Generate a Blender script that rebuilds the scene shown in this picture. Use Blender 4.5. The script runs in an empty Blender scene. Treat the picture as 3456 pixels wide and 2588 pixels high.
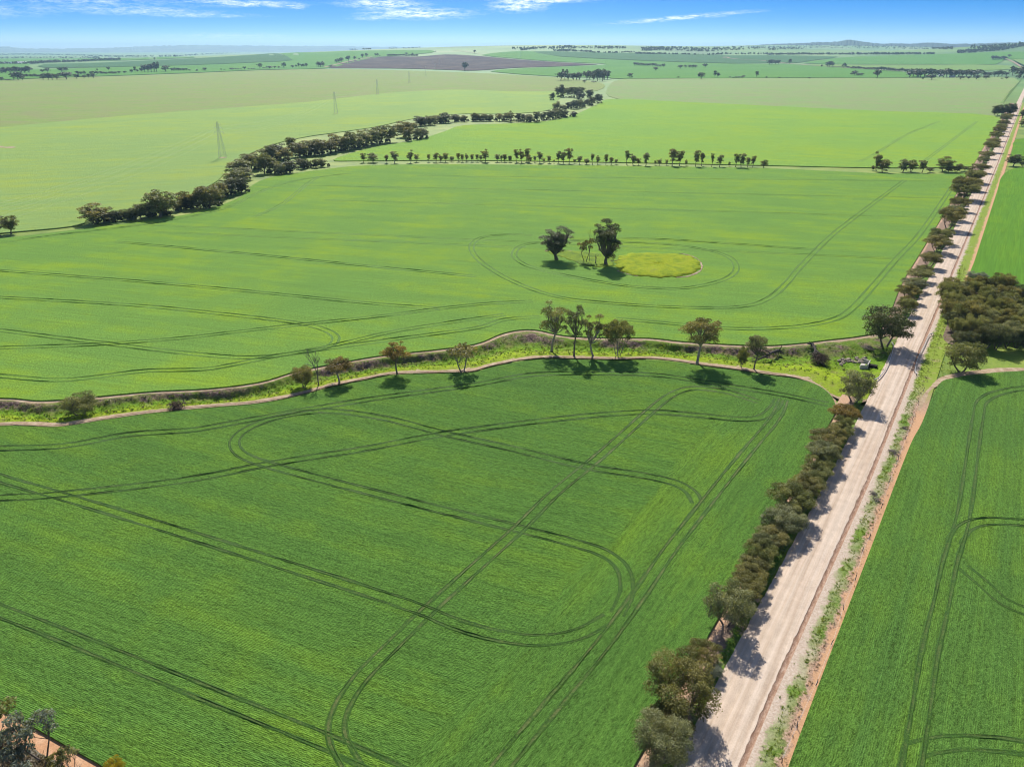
import bpy, bmesh, math, random
import numpy as np
from mathutils import Vector, Matrix
from mathutils.geometry import delaunay_2d_cdt
from mathutils.bvhtree import BVHTree

SC = bpy.context.scene
COL = SC.collection
R = math.radians

# ---------------------------------------------------------------- camera
F, CX, CY, HZ, CAM_H = 2394.6, 1728.0, 1294.0, 166.0, 100.0     # photo pixels (3456 wide), metres
PITCH = math.atan((CY - HZ) / F)
CP, SP = math.cos(PITCH), math.sin(PITCH)
cam_d = bpy.data.cameras.new('camera')
cam_d.sensor_width = 36.0
cam_d.lens = 36.0 * F / 3456.0
cam_d.clip_start = 1.0
cam_d.clip_end = 300000.0
cam = bpy.data.objects.new('camera', cam_d)
cam.location = (0, 0, CAM_H)
cam.rotation_euler = (math.pi / 2 - PITCH, 0, 0)
COL.objects.link(cam)
SC.camera = cam

# ---------------------------------------------------------------- world, sun, exposure
SUN_EL, SUN_AZ = R(43), R(-4)            # azimuth from +Y towards +X
SC.view_settings.view_transform = 'Standard'
SC.view_settings.look = 'None'
SC.view_settings.gamma = 1.0
SC.view_settings.use_curve_mapping = False
SC.view_settings.exposure = 0.75
SC.cycles.max_bounces = 5
SC.cycles.diffuse_bounces = 3
SC.cycles.glossy_bounces = 1
SC.cycles.transmission_bounces = 3
SC.cycles.transparent_max_bounces = 5
SC.cycles.volume_bounces = 0
SC.cycles.use_denoising = True
SC.cycles.filter_width = 1.1

W = bpy.data.worlds.new('World')
SC.world = W
W.use_nodes = True
wn = W.node_tree
wn.nodes.clear()

class Gr:
    """little node-graph helper"""
    def __init__(s, nt):
        s.nt = nt
    def n(s, t, ins=None, **kw):
        nd = s.nt.nodes.new(t)
        for k, v in kw.items():
            setattr(nd, k, v)
        if ins:
            for k, v in ins.items():
                sock = nd.inputs[k]
                if isinstance(v, bpy.types.NodeSocket):
                    s.nt.links.new(v, sock)
                else:
                    sock.default_value = v
        return nd
    def math(s, op, a, b=None, c=None, clamp=False):
        ins = {0: a}
        if b is not None: ins[1] = b
        if c is not None: ins[2] = c
        return s.n('ShaderNodeMath', ins, operation=op, use_clamp=clamp).outputs[0]
    def vmath(s, op, a, b=None, scale=None):
        ins = {0: a}
        if b is not None: ins[1] = b
        if scale is not None: ins['Scale'] = scale
        nd = s.n('ShaderNodeVectorMath', ins, operation=op)
        return nd.outputs['Value'] if op in ('DOT_PRODUCT', 'LENGTH') else nd.outputs[0]
    def noise(s, vec, scale, detail=3.0, rough=0.55, dist=0.0):
        return s.n('ShaderNodeTexNoise', {'Vector': vec, 'Scale': scale, 'Detail': detail, 'Roughness': rough, 'Distortion': dist}).outputs['Fac']
    def ramp(s, fac, stops, interp='LINEAR'):
        nd = s.n('ShaderNodeValToRGB', {'Fac': fac})
        cr = nd.color_ramp
        cr.interpolation = interp
        while len(cr.elements) < len(stops):
            cr.elements.new(0.5)
        for e, (p, c) in zip(cr.elements, stops):
            e.position = p
            e.color = (c, c, c, 1) if not isinstance(c, tuple) else (*c, 1)
        return nd.outputs[0]
    def mix(s, f, a, b, mode='MIX'):
        nd = s.n('ShaderNodeMix', None, data_type='RGBA', blend_type=mode)
        for idx, v in ((0, f), (6, a), (7, b)):
            sock = nd.inputs[idx]
            if isinstance(v, bpy.types.NodeSocket): s.nt.links.new(v, sock)
            elif isinstance(v, tuple): sock.default_value = (*v, 1) if len(v) == 3 else v
            else: sock.default_value = v
        return nd.outputs[2]
    def maprange(s, v, a, b, c=0.0, d=1.0):
        return s.n('ShaderNodeMapRange', {0: v, 1: a, 2: b, 3: c, 4: d}).outputs[0]

g = Gr(wn)
gen = g.n('ShaderNodeTexCoord').outputs['Generated']
sep = g.n('ShaderNodeSeparateXYZ', {0: gen})
# the air over these plains is very clear: the sky deepens quickly above the horizon
zp = g.math('MAXIMUM', sep.outputs[2], 0.0)
zz = g.math('ADD', zp, g.math('MULTIPLY', g.math('MULTIPLY', zp, 6.0), g.math('POWER', 2.718, g.math('MULTIPLY', zp, -8.0))))
sat = g.maprange(sep.outputs[2], 0.05, 0.35, 1.6, 1.0)
vec = g.vmath('NORMALIZE', g.n('ShaderNodeCombineXYZ', {0: sep.outputs[0], 1: sep.outputs[1], 2: zz}).outputs[0])
sky = g.n('ShaderNodeTexSky', {'Vector': vec}, sky_type='NISHITA', sun_disc=False, sun_elevation=SUN_EL,
          sun_rotation=SUN_AZ, air_density=1.0, dust_density=0.3, ozone_density=4.0, altitude=200.0)
hsv = g.n('ShaderNodeHueSaturation', {'Hue': 0.507, 'Saturation': sat, 'Value': 0.68, 'Color': sky.outputs[0]})
# thin clouds: a flat layer seen from below plus a few streaks low over the horizon
zc = g.math('MAXIMUM', sep.outputs[2], 0.004)
lx = g.math('DIVIDE', sep.outputs[0], zc)
ly = g.math('DIVIDE', sep.outputs[1], zc)
az = g.math('ARCTAN2', sep.outputs[0], sep.outputs[1])
el = g.math('ARCSINE', sep.outputs[2])
azel = g.n('ShaderNodeCombineXYZ', {0: g.math('MULTIPLY', az, 22.0), 1: g.math('MULTIPLY', el, 150.0), 2: 0.0}).outputs[0]
wisp = g.noise(azel, 2.6, 7.0, 0.62, 0.4)
fine = g.noise(azel, 9.0, 6.0, 0.65, 0.2)
def streak(u, v, w, h, amt, tilt=0.0):
    a0 = math.atan2((u * 1.563 - CX) / F, CP + (CY - v * 1.563) / F * SP)
    e0 = math.atan2(-SP + (CY - v * 1.563) / F * CP, math.hypot((u * 1.563 - CX) / F, CP + (CY - v * 1.563) / F * SP))
    sa, se = w * 1.563 / 2650.0, h * 1.563 / 2650.0
    da = g.math('SUBTRACT', az, a0)
    de = g.math('SUBTRACT', g.math('SUBTRACT', el, e0), g.math('MULTIPLY', da, tilt))
    d2 = g.math('ADD', g.math('POWER', g.math('ABSOLUTE', g.math('DIVIDE', da, sa)), 2.0),
                g.math('POWER', g.math('ABSOLUTE', g.math('DIVIDE', de, se)), 2.0))
    return g.math('MULTIPLY', g.math('POWER', 2.718, g.math('MULTIPLY', d2, -1.0)), amt)
tot = None
for a in [(190, 4, 150, 6, 0.45), (290, 22, 130, 6, 0.55), (420, 34, 120, 4, 0.5), (510, 5, 90, 5, 0.7), (560, 12, 70, 4, .6),
          (825, 8, 75, 8, 1.05), (905, 30, 95, 9, 1.15), (800, 40, 40, 4, .5), (1120, 14, 50, 9, 1.2), (1180, 2, 80, 4, 1.0),
          (1470, 39, 130, 4, 0.95, 0.07), (640, 15, 18, 5, .6), (500, 78, 120, 6, 0.35), (1900, -40, 200, 14, 0.9), (-200, 20, 160, 10, 0.9)]:
    s_ = streak(*a)
    tot = s_ if tot is None else g.math('ADD', tot, s_)
high = g.noise(g.n('ShaderNodeCombineXYZ', {0: lx, 1: ly, 2: 0.0}).outputs[0], 0.13, 8.0, 0.62, 0.5)
high = g.math('MULTIPLY', g.maprange(high, 0.50, 0.74), g.maprange(sep.outputs[2], 0.055, 0.12))
shape = g.math('ADD', g.math('MULTIPLY', wisp, 0.75), g.math('MULTIPLY', fine, 0.5))
cl = g.maprange(g.math('MULTIPLY', tot, g.maprange(shape, 0.50, 0.80)), 0.04, 0.75, 0.0, 0.85)
cl = g.math('MAXIMUM', cl, g.math('MULTIPLY', high, 0.6))
skycol = g.mix(cl, hsv.outputs[0], (8.5, 8.8, 9.2))
bg = g.n('ShaderNodeBackground', {'Color': skycol, 'Strength': 0.105})
g.n('ShaderNodeOutputWorld', {'Surface': bg.outputs[0]})

sun_d = bpy.data.lights.new('sun', 'SUN')
sun_d.energy = 4.2
sun_d.angle = R(0.53)
sun_d.color = (1.0, 0.95, 0.87)
sun = bpy.data.objects.new('sun', sun_d)
sd = Vector((math.sin(SUN_AZ) * math.cos(SUN_EL), math.cos(SUN_AZ) * math.cos(SUN_EL), math.sin(SUN_EL)))
sun.rotation_euler = sd.to_track_quat('Z', 'Y').to_euler()
sun.location = (0, 0, 300)
COL.objects.link(sun)

# ---------------------------------------------------------------- survey: photo pixel <-> ground
K = 1.563                                  # the 2211-pixel-wide view the outlines were measured in
def bump(x, y, cx, cy, sx, sy, h):
    return h * np.exp(-0.5 * (((x - cx) / sx) ** 2 + ((y - cy) / sy) ** 2))
def T(x, y):
    """height of the land (metres); flat around the drone, low rises kilometres away"""
    x = np.asarray(x, float); y = np.asarray(y, float)
    z = sum(bump(x, y, *b) for b in BUMPS)
    m = np.clip((np.hypot(x, y) - 2600.0) / 1500.0, 0, 1)
    return z * m * m * (3 - 2 * m)
BUMPS = [(-500, 7600, 1900, 1500, 88), (-150, 5700, 750, 650, 22), (900, 8200, 1500, 1400, 55), (5000, 6300, 1150, 800, 170), (3300, 8800, 1500, 1200, 75), (2600, 13500, 1700, 1200, 98), (4300, 12000, 1300, 1000, 92), (6800, 12500, 1500, 1200, 105), (200, 15000, 2500, 1500, 75)]
def Tf(x, y):
    m = min(max((math.hypot(x, y) - 2600.0) / 1500.0, 0), 1)
    if m == 0: return 0.0
    z = 0.0
    for cx, cy, sx, sy, h in BUMPS:
        e = ((x - cx) / sx) ** 2 + ((y - cy) / sy) ** 2
        if e < 40: z += h * math.exp(-0.5 * e)
    return z * m * m * (3 - 2 * m)
def ray(u, v):
    a = (u - CX) / F; b = (CY - v) / F
    return a, CP + b * SP, -SP + b * CP
def gp(u, v, z=0.0):
    """ground point under photo pixel (u, v)"""
    dx, dy, dz = ray(u, v)
    t = None
    if dz < -1e-5:
        t = (z - CAM_H) / dz
        if t * math.hypot(dx, dy) < 2550:
            return Vector((dx * t, dy * t, z))
    s = 2480.0 / math.hypot(dx, dy)
    last = s
    while s < 60000:
        h = CAM_H + dz * s - Tf(dx * s, dy * s) - z
        if h < 0:
            lo, hi = last, s
            for _ in range(24):
                mid = (lo + hi) / 2
                if CAM_H + dz * mid - Tf(dx * mid, dy * mid) - z < 0: hi = mid
                else: lo = mid
            return Vector((dx * hi, dy * hi, CAM_H + dz * hi))
        last = s
        s *= 1.02
    s = 24000.0
    return Vector((dx * s, dy * s, Tf(dx * s, dy * s) + z))
def gv(u, v, z=0.0):
    return gp(u * K, v * K, z)
def px_of(x, y, z=0.0):
    w = y * CP - (z - CAM_H) * SP
    up = y * SP + (z - CAM_H) * CP
    return CX + F * x / w, CY - F * up / w
ROAD_AZ = math.atan((3521 - CX) / (F / CP))
RD = Vector((math.sin(ROAD_AZ), math.cos(ROAD_AZ), 0))
RN = Vector((RD.y, -RD.x, 0))
RO = gp(2407, 2348)
def rq(q, w, z=0.0):
    p = RO + RN * q + RD * w
    p.z = z
    return p
def to_rq(p):
    d = Vector((p[0] - RO.x, p[1] - RO.y, 0))
    return d.dot(RN), d.dot(RD)

# ---------------------------------------------------------------- object helpers
def new_mesh(name, verts, faces, smooth=False):
    me = bpy.data.meshes.new(name)
    me.from_pydata([tuple(v) for v in verts], [], [tuple(f) for f in faces])
    if smooth:
        me.polygons.foreach_set('use_smooth', [True] * len(me.polygons))
    me.update()
    return me
def np_mesh(name, verts, quads, attrs=None, smooth=False):
    """mesh from numpy arrays; quads (n,4) or (n,3)"""
    me = bpy.data.meshes.new(name)
    nv, nf, k = len(verts), len(quads), quads.shape[1]
    me.vertices.add(nv); me.loops.add(nf * k); me.polygons.add(nf)
    me.vertices.foreach_set('co', np.ascontiguousarray(verts, np.float32).ravel())
    me.loops.foreach_set('vertex_index', np.ascontiguousarray(quads, np.int32).ravel())
    me.polygons.foreach_set('loop_start', np.arange(0, nf * k, k, dtype=np.int32))
    me.polygons.foreach_set('use_smooth', np.full(nf, smooth))
    for nm, arr in (attrs or {}).items():
        at = me.attributes.new(nm, 'FLOAT', 'POINT')
        at.data.foreach_set('value', np.ascontiguousarray(arr, np.float32))
    me.update(calc_edges=True)
    me.validate()
    return me
def link(name, me, mat=None, parent=None, loc=None):
    o = bpy.data.objects.new(name, me)
    if mat and me and not me.materials:
        me.materials.append(mat)
    if parent: o.parent = parent
    if loc is not None: o.location = loc
    COL.objects.link(o)
    return o
def tag(o, label=None, cat=None, group=None, kind=None):
    if label: o['label'] = label
    if cat: o['category'] = cat
    if group: o['group'] = group
    if kind: o['kind'] = kind
    return o
def empty(name, loc, rz=0.0, scale=None):
    o = bpy.data.objects.new(name, None)
    o.location = loc
    o.rotation_euler = (0, 0, rz)
    if scale is not None: o.scale = scale
    o.empty_display_size = 0.5
    COL.objects.link(o)
    return o
def catmull(pts, n=8, closed=False):
    P = [Vector(p) for p in pts]
    out = []
    m = len(P)
    for i in range(m if closed else m - 1):
        if closed:
            p0, p1, p2, p3 = P[i - 1], P[i], P[(i + 1) % m], P[(i + 2) % m]
        else:
            p0, p1, p2, p3 = P[max(i - 1, 0)], P[i], P[i + 1], P[min(i + 2, m - 1)]
        for k in range(n):
            t = k / n
            out.append(0.5 * ((2 * p1) + (p2 - p0) * t + (2 * p0 - 5 * p1 + 4 * p2 - p3) * t * t + (3 * p1 - p0 - 3 * p2 + p3) * t ** 3))
    if not closed: out.append(P[-1].copy())
    return out
def resample(pts, step):
    out = [pts[0].copy()]
    acc = 0.0
    for a, b in zip(pts, pts[1:]):
        d = (b - a).length
        if d < 1e-9: continue
        while acc + d >= step:
            t = (step - acc) / d
            a = a.lerp(b, t)
            out.append(a.copy())
            d = (b - a).length
            acc = 0.0
        acc += d
    return out
ORD = ['first', 'second', 'third', 'fourth', 'fifth', 'sixth', 'seventh', 'eighth', 'ninth', 'tenth', 'eleventh', 'twelfth', 'thirteenth',
       'fourteenth', 'fifteenth', 'sixteenth', 'seventeenth', 'eighteenth', 'nineteenth', 'twentieth']
def ordn(i):
    if i < 20: return ORD[i]
    n = i + 1
    s = 'th' if 10 <= n % 100 <= 20 else {1: 'st', 2: 'nd', 3: 'rd'}.get(n % 10, 'th')
    return '%d%s' % (n, s)

# ---------------------------------------------------------------- materials
def mat(name):
    m = bpy.data.materials.new(name)
    m.use_nodes = True
    m.node_tree.nodes.clear()
    return m, Gr(m.node_tree)
def finish(m, g, col, rough=0.8, spec=0.2, normal=None, sheen=0.0, extra=None):
    ins = {'Base Color': col if isinstance(col, bpy.types.NodeSocket) else (*col, 1), 'Roughness': rough, 'Specular IOR Level': spec}
    if normal is not None: ins['Normal'] = normal
    b = g.n('ShaderNodeBsdfPrincipled', ins)
    if sheen:
        b.inputs['Sheen Weight'].default_value = sheen
        b.inputs['Sheen Roughness'].default_value = 0.45
        b.inputs['Sheen Tint'].default_value = (0.62, 1.0, 0.18, 1)
    sh = b.outputs[0]
    if extra: sh = extra(sh)
    g.n('ShaderNodeOutputMaterial', {'Surface': sh})
    return m
def bumpn(g, h, strength, dist, normal=None):
    ins = {'Height': h, 'Strength': strength, 'Distance': dist}
    if normal is not None: ins['Normal'] = normal
    return g.n('ShaderNodeBump', ins).outputs[0]

def crop_mat(name, c1, c2, c3, ang, row=0.30, patch=0.018, streak_w=6.0, rowamt=0.5, ang2=None, clump=1.0, sheen=0.16, bare=None, seed=0.0, headland=None):
    """sown crop: c1 body, c2 lighter patches, c3 thin/yellow areas; ang = heading of the drill rows (degrees from +X)"""
    m, g = mat(name)
    co = g.n('ShaderNodeTexCoord').outputs['Object']
    def frame(a):
        ca, sa = math.cos(R(a)), math.sin(R(a))
        along = g.vmath('DOT_PRODUCT', co, (ca, sa, 0.0))
        across = g.vmath('DOT_PRODUCT', co, (-sa, ca, 0.0))
        return along, across
    along, across = frame(ang)
    if headland:                                     # rows turn parallel to the road in the headland
        qn = g.vmath('DOT_PRODUCT', co, (RN.x, RN.y, 0.0))
        q = g.math('SUBTRACT', qn, RO.dot(RN))
        al2, ac2 = frame(90 - math.degrees(ROAD_AZ))
        wob = g.math('MULTIPLY', g.math('SUBTRACT', g.noise(co, 0.05, 2.0), 0.5), 6.0)
        msk = g.maprange(g.math('ADD', q, wob), headland - 0.02, headland + 0.02)
        across = g.n('ShaderNodeMix', {0: msk, 2: across, 3: ac2}).outputs[0]
        along = g.n('ShaderNodeMix', {0: msk, 2: along, 3: al2}).outputs[0]
    sv = g.n('ShaderNodeCombineXYZ', {0: along, 1: across, 2: seed}).outputs[0]
    st = g.vmath('MULTIPLY', sv, (0.010, 1.0 / streak_w, 1.0))
    streaks = g.noise(st, 1.0, 3.0, 0.6)
    st2 = g.noise(g.vmath('MULTIPLY', sv, (0.03, 1.25, 1.0)), 1.0, 1.0, 0.6)
    big = g.noise(g.vmath('ADD', co, (seed * 37.0, 0, 0)), patch, 3.0, 0.6, 0.3)
    med = g.noise(co, 0.09, 2.0, 0.6)
    cl1 = g.noise(g.vmath('MULTIPLY', sv, (0.75, 2.1, 1.0)), 1.5 * clump, 2.0, 0.65)
    cl2 = g.noise(g.vmath('MULTIPLY', sv, (0.8, 1.7, 1.0)), 4.5 * clump, 1.0, 0.6)
    rw = g.math('SINE', g.math('ADD', g.math('MULTIPLY', across, 2 * math.pi / row), g.math('MULTIPLY', med, 9.0)))
    rw = g.math('MULTIPLY', rw, g.maprange(st2, 0.35, 0.65, 0.15, 1.0))
    f1 = g.maprange(g.math('ADD', g.math('MULTIPLY', big, 0.5), g.math('MULTIPLY', streaks, 0.6)), 0.42, 0.70)
    col = g.mix(f1, c1, c2)
    f2 = g.maprange(g.math('ADD', g.math('MULTIPLY', big, 0.5), g.math('ADD', g.math('MULTIPLY', med, 0.3), g.math('MULTIPLY', streaks, 0.45))), 0.61, 0.80, 0.0, 0.75)
    col = g.mix(f2, col, c3)
    v = g.math('ADD', g.maprange(cl1, 0.30, 0.72, 0.60, 1.34), g.maprange(cl2, 0.3, 0.7, -0.28, 0.28))
    v = g.math('ADD', v, g.math('MULTIPLY', rw, 0.30 * rowamt))
    v = g.math('ADD', v, g.maprange(st2, 0.3, 0.7, -0.15, 0.15))
    col = g.mix(1.0, col, g.n('ShaderNodeCombineColor', {0: v, 1: v, 2: v}).outputs[0], 'MULTIPLY')
    if bare:                                         # ground showing between thin plants
        fb = g.maprange(g.math('ADD', g.math('MULTIPLY', streaks, 0.6), g.math('MULTIPLY', g.noise(co, 0.02, 2.0), 0.5)), 0.48, 0.62, 0.0, 0.8)
        col = g.mix(fb, col, bare)
    h = g.math('ADD', g.math('MULTIPLY', cl1, 1.0), g.math('ADD', g.math('MULTIPLY', cl2, 0.5), g.math('MULTIPLY', rw, 0.2 * rowamt)))
    nrm = bumpn(g, h, 0.9, 0.5)
    return finish(m, g, col, 0.8, 0.03, nrm, sheen)

def grass_mat(name, cols, scale=0.25, bumpd=0.25, sheen=0.1):
    m, g = mat(name)
    co = g.n('ShaderNodeTexCoord').outputs['Object']
    a = g.noise(co, scale, 5.0, 0.6, 0.2)
    b = g.noise(co, scale * 9, 4.0, 0.65)
    c = g.noise(co, scale * 0.18, 3.0, 0.55)
    f = g.math('ADD', g.math('MULTIPLY', a, 0.5), g.math('ADD', g.math('MULTIPLY', b, 0.22), g.math('MULTIPLY', c, 0.35)))
    col = g.ramp(f, [(0.36 + 0.34 * i / (len(cols) - 1), c_) for i, c_ in enumerate(cols)])
    v = g.maprange(b, 0.3, 0.7, 0.65, 1.3)
    col = g.mix(1.0, col, g.n('ShaderNodeCombineColor', {0: v, 1: v, 2: v}).outputs[0], 'MULTIPLY')
    nrm = bumpn(g, g.math('ADD', a, b), 0.8, bumpd)
    return finish(m, g, col, 0.8, 0.05, nrm, sheen)
def soil_mat(name, c1, c2, c3, scale=0.6, bumpd=0.08):
    m, g = mat(name)
    co = g.n('ShaderNodeTexCoord').outputs['Object']
    a = g.noise(co, scale, 5.0, 0.6, 0.2)
    b = g.noise(co, scale * 7, 4.0, 0.65)
    col = g.ramp(a, [(0.32, c1), (0.5, c2), (0.68, c3)])
    v = g.maprange(b, 0.3, 0.7, 0.78, 1.2)
    col = g.mix(1.0, col, g.n('ShaderNodeCombineColor', {0: v, 1: v, 2: v}).outputs[0], 'MULTIPLY')
    return finish(m, g, col, 0.9, 0.1, bumpn(g, g.math('ADD', a, b), 0.7, bumpd))
def plain_mat(name, c, rough=0.7, spec=0.3, var=0.25, scale=3.0, metal=0.0):
    m, g = mat(name)
    co = g.n('ShaderNodeTexCoord').outputs['Object']
    n1 = g.noise(co, scale, 4.0, 0.65)
    v = g.maprange(n1, 0.3, 0.7, 1 - var, 1 + var)
    col = g.mix(1.0, c, g.n('ShaderNodeCombineColor', {0: v, 1: v, 2: v}).outputs[0], 'MULTIPLY')
    m = finish(m, g, col, rough, spec, bumpn(g, n1, 0.3, 0.03))
    if metal:
        [n for n in m.node_tree.nodes if n.type == 'BSDF_PRINCIPLED'][0].inputs['Metallic'].default_value = metal
    return m
def leaf_mat(name, c1, c2, c3, trans=0.40):
    m, g = mat(name)
    t = g.n('ShaderNodeAttribute', None, attribute_name='tint').outputs['Fac']
    rnd = g.n('ShaderNodeObjectInfo').outputs['Random']
    f = g.math('ADD', g.math('MULTIPLY', t, 0.75), g.math('MULTIPLY', rnd, 0.25))
    col = g.ramp(f, [(0.12, c1), (0.5, c2), (0.85, c3)])
    b = g.n('ShaderNodeBsdfPrincipled', {'Base Color': col, 'Roughness': 0.55, 'Specular IOR Level': 0.22})
    tr = g.n('ShaderNodeBsdfTranslucent', {'Color': g.mix(1.0, col, (1.3, 1.2, 0.6), 'MULTIPLY')})
    mx = g.n('ShaderNodeMixShader', {0: trans, 1: b.outputs[0], 2: tr.outputs[0]})
    g.n('ShaderNodeOutputMaterial', {'Surface': mx.outputs[0]})
    return m

M = {}
RA = 90 - math.degrees(ROAD_AZ)
M['near'] = crop_mat('near_crop', (0.074, 0.164, 0.029), (0.094, 0.195, 0.030), (0.128, 0.228, 0.021), -22, seed=1.0, headland=-34.0)
M['mid'] = crop_mat('middle_crop', (0.146, 0.282, 0.052), (0.184, 0.325, 0.048), (0.248, 0.366, 0.018), -15, seed=2.0, streak_w=11)
M['bright'] = crop_mat('bright_crop', (0.195, 0.350, 0.062), (0.235, 0.385, 0.050), (0.285, 0.390, 0.022), -26, seed=3.0, streak_w=12, patch=0.006)
M['left'] = crop_mat('left_crop', (0.245, 0.368, 0.112), (0.290, 0.402, 0.108), (0.345, 0.425, 0.060), 18, seed=4.0, streak_w=14, patch=0.006)
M['olive'] = crop_mat('olive_crop', (0.215, 0.305, 0.085), (0.245, 0.330, 0.090), (0.265, 0.320, 0.075), -17, seed=5.0, streak_w=16, patch=0.005, bare=(0.255, 0.255, 0.12))
M['pale'] = crop_mat('pale_crop', (0.220, 0.345, 0.110), (0.245, 0.360, 0.115), (0.265, 0.345, 0.100), -4, seed=6.0, streak_w=14, patch=0.005, bare=(0.26, 0.27, 0.14))
M['east'] = crop_mat('east_crop', (0.068, 0.152, 0.030), (0.086, 0.180, 0.030), (0.112, 0.208, 0.022), RA, seed=7.0, row=0.32)
M['east2'] = crop_mat('east_far_crop', (0.095, 0.235, 0.022), (0.115, 0.262, 0.018), (0.145, 0.280, 0.015), RA, seed=8.0)
M['fgreen'] = crop_mat('far_green_crop', (0.085, 0.225, 0.038), (0.105, 0.250, 0.038), (0.125, 0.26, 0.04), 5, seed=9.0, streak_w=20, patch=0.003)
M['fdark'] = crop_mat('far_dark_crop', (0.045, 0.120, 0.040), (0.053, 0.130, 0.042), (0.065, 0.145, 0.04), 5, seed=10.0, streak_w=20, patch=0.003)
M['fpale'] = crop_mat('far_pale_crop', (0.17, 0.28, 0.07), (0.19, 0.29, 0.07), (0.21, 0.30, 0.06), 5, seed=11.0, streak_w=20, patch=0.003)
M['plough'] = crop_mat('bare_fallow', (0.060, 0.044, 0.040), (0.085, 0.062, 0.052), (0.17, 0.13, 0.085), 12, seed=12.0, streak_w=30, patch=0.006, sheen=0.0, rowamt=0.1)
M['weedy'] = grass_mat('weedy_grass', [(0.05, 0.085, 0.02), (0.10, 0.17, 0.02), (0.17, 0.25, 0.015), (0.20, 0.24, 0.03)], 0.2, 0.3, 0.0)
M['pond'] = grass_mat('island_grass', [(0.09, 0.155, 0.014), (0.165, 0.24, 0.010), (0.27, 0.325, 0.008), (0.19, 0.225, 0.03)], 0.28, 0.5, 0.0)
M['dirt'] = soil_mat('track_dirt', (0.27, 0.19, 0.115), (0.36, 0.265, 0.17), (0.45, 0.36, 0.25), 0.5)
M['red_dirt'] = soil_mat('orange_dirt', (0.40, 0.215, 0.115), (0.48, 0.27, 0.15), (0.53, 0.33, 0.20), 0.5)
M['bark'] = plain_mat('gum_bark', (0.17, 0.135, 0.105), 0.85, 0.15, 0.45, 2.0)
M['pale_bark'] = plain_mat('pale_gum_bark', (0.30, 0.26, 0.215), 0.8, 0.15, 0.45, 1.5)
M['dead_wood'] = plain_mat('grey_dead_wood', (0.20, 0.175, 0.15), 0.9, 0.1, 0.4, 2.0)
M['dark_wood'] = plain_mat('weathered_dark_wood', (0.075, 0.066, 0.06), 0.9, 0.1, 0.5, 1.5)
M['twig'] = plain_mat('dark_twigs', (0.12, 0.085, 0.06), 0.9, 0.1, 0.4, 2.0)
M['metal'] = plain_mat('galvanised_steel', (0.48, 0.49, 0.50), 0.45, 0.5, 0.12, 2.0, 0.6)
M['rail'] = plain_mat('weathered_guard_rail', (0.74, 0.72, 0.68), 0.5, 0.4, 0.18, 1.2)
M['tower'] = plain_mat('grey_tower_steel', (0.55, 0.58, 0.55), 0.6, 0.4, 0.12, 2.0)
M['wire'] = plain_mat('bright_conductor', (0.62, 0.62, 0.60), 0.35, 0.5, 0.05, 1.0)
M['post'] = plain_mat('old_post_wood', (0.055, 0.042, 0.034), 0.9, 0.1, 0.3, 4.0)
M['concrete'] = plain_mat('stained_concrete', (0.42, 0.39, 0.34), 0.85, 0.2, 0.25, 1.5)
M['dark'] = plain_mat('culvert_dark', (0.03, 0.028, 0.025), 0.9, 0.1, 0.2, 2.0)
M['rock'] = plain_mat('tan_rock', (0.27, 0.225, 0.17), 0.85, 0.2, 0.4, 1.2)
M['white_wall'] = plain_mat('pale_wall', (0.66, 0.63, 0.58), 0.8, 0.2, 0.08, 0.5)
M['roof_white'] = plain_mat('white_iron_roof', (0.78, 0.78, 0.78), 0.4, 0.4, 0.05, 0.5)
M['roof_red'] = plain_mat('red_iron_roof', (0.42, 0.13, 0.06), 0.5, 0.4, 0.1, 0.5)
M['roof_blue'] = plain_mat('blue_grey_iron_roof', (0.30, 0.36, 0.44), 0.4, 0.4, 0.08, 0.5)
M['glass'] = plain_mat('dark_window', (0.03, 0.035, 0.04), 0.15, 0.5, 0.05, 1.0)
M['leaf_olive'] = leaf_mat('olive_gum_leaves', (0.112, 0.13, 0.038), (0.2, 0.22, 0.07), (0.3, 0.3, 0.115))
M['leaf_brown'] = leaf_mat('brownish_gum_leaves', (0.115, 0.118, 0.038), (0.2, 0.196, 0.066), (0.3, 0.268, 0.095))
M['leaf_grey'] = leaf_mat('grey_green_gum_leaves', (0.115, 0.132, 0.062), (0.205, 0.225, 0.108), (0.3, 0.31, 0.165))
M['leaf_dark'] = leaf_mat('dark_green_leaves', (0.056, 0.072, 0.026), (0.098, 0.116, 0.042), (0.165, 0.172, 0.068), 0.28)
M['leaf_bronze'] = leaf_mat('bronze_gum_leaves', (0.125, 0.102, 0.026), (0.22, 0.165, 0.04), (0.32, 0.23, 0.06))
M['leaf_far'] = leaf_mat('far_tree_leaves', (0.042, 0.062, 0.03), (0.076, 0.096, 0.042), (0.118, 0.132, 0.058), 0.2)
M['leaf_yellow'] = leaf_mat('yellow_wattle_leaves', (0.16, 0.14, 0.01), (0.30, 0.25, 0.012), (0.42, 0.32, 0.02))
M['leaf_silver'] = leaf_mat('silver_shrub_leaves', (0.12, 0.14, 0.11), (0.20, 0.23, 0.18), (0.28, 0.31, 0.25))
M['weed'] = leaf_mat('verge_weeds', (0.08, 0.16, 0.02), (0.15, 0.24, 0.025), (0.26, 0.30, 0.05), 0.4)
M['dry_weed'] = leaf_mat('dry_weeds', (0.10, 0.075, 0.045), (0.19, 0.15, 0.10), (0.30, 0.25, 0.17), 0.2)

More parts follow.
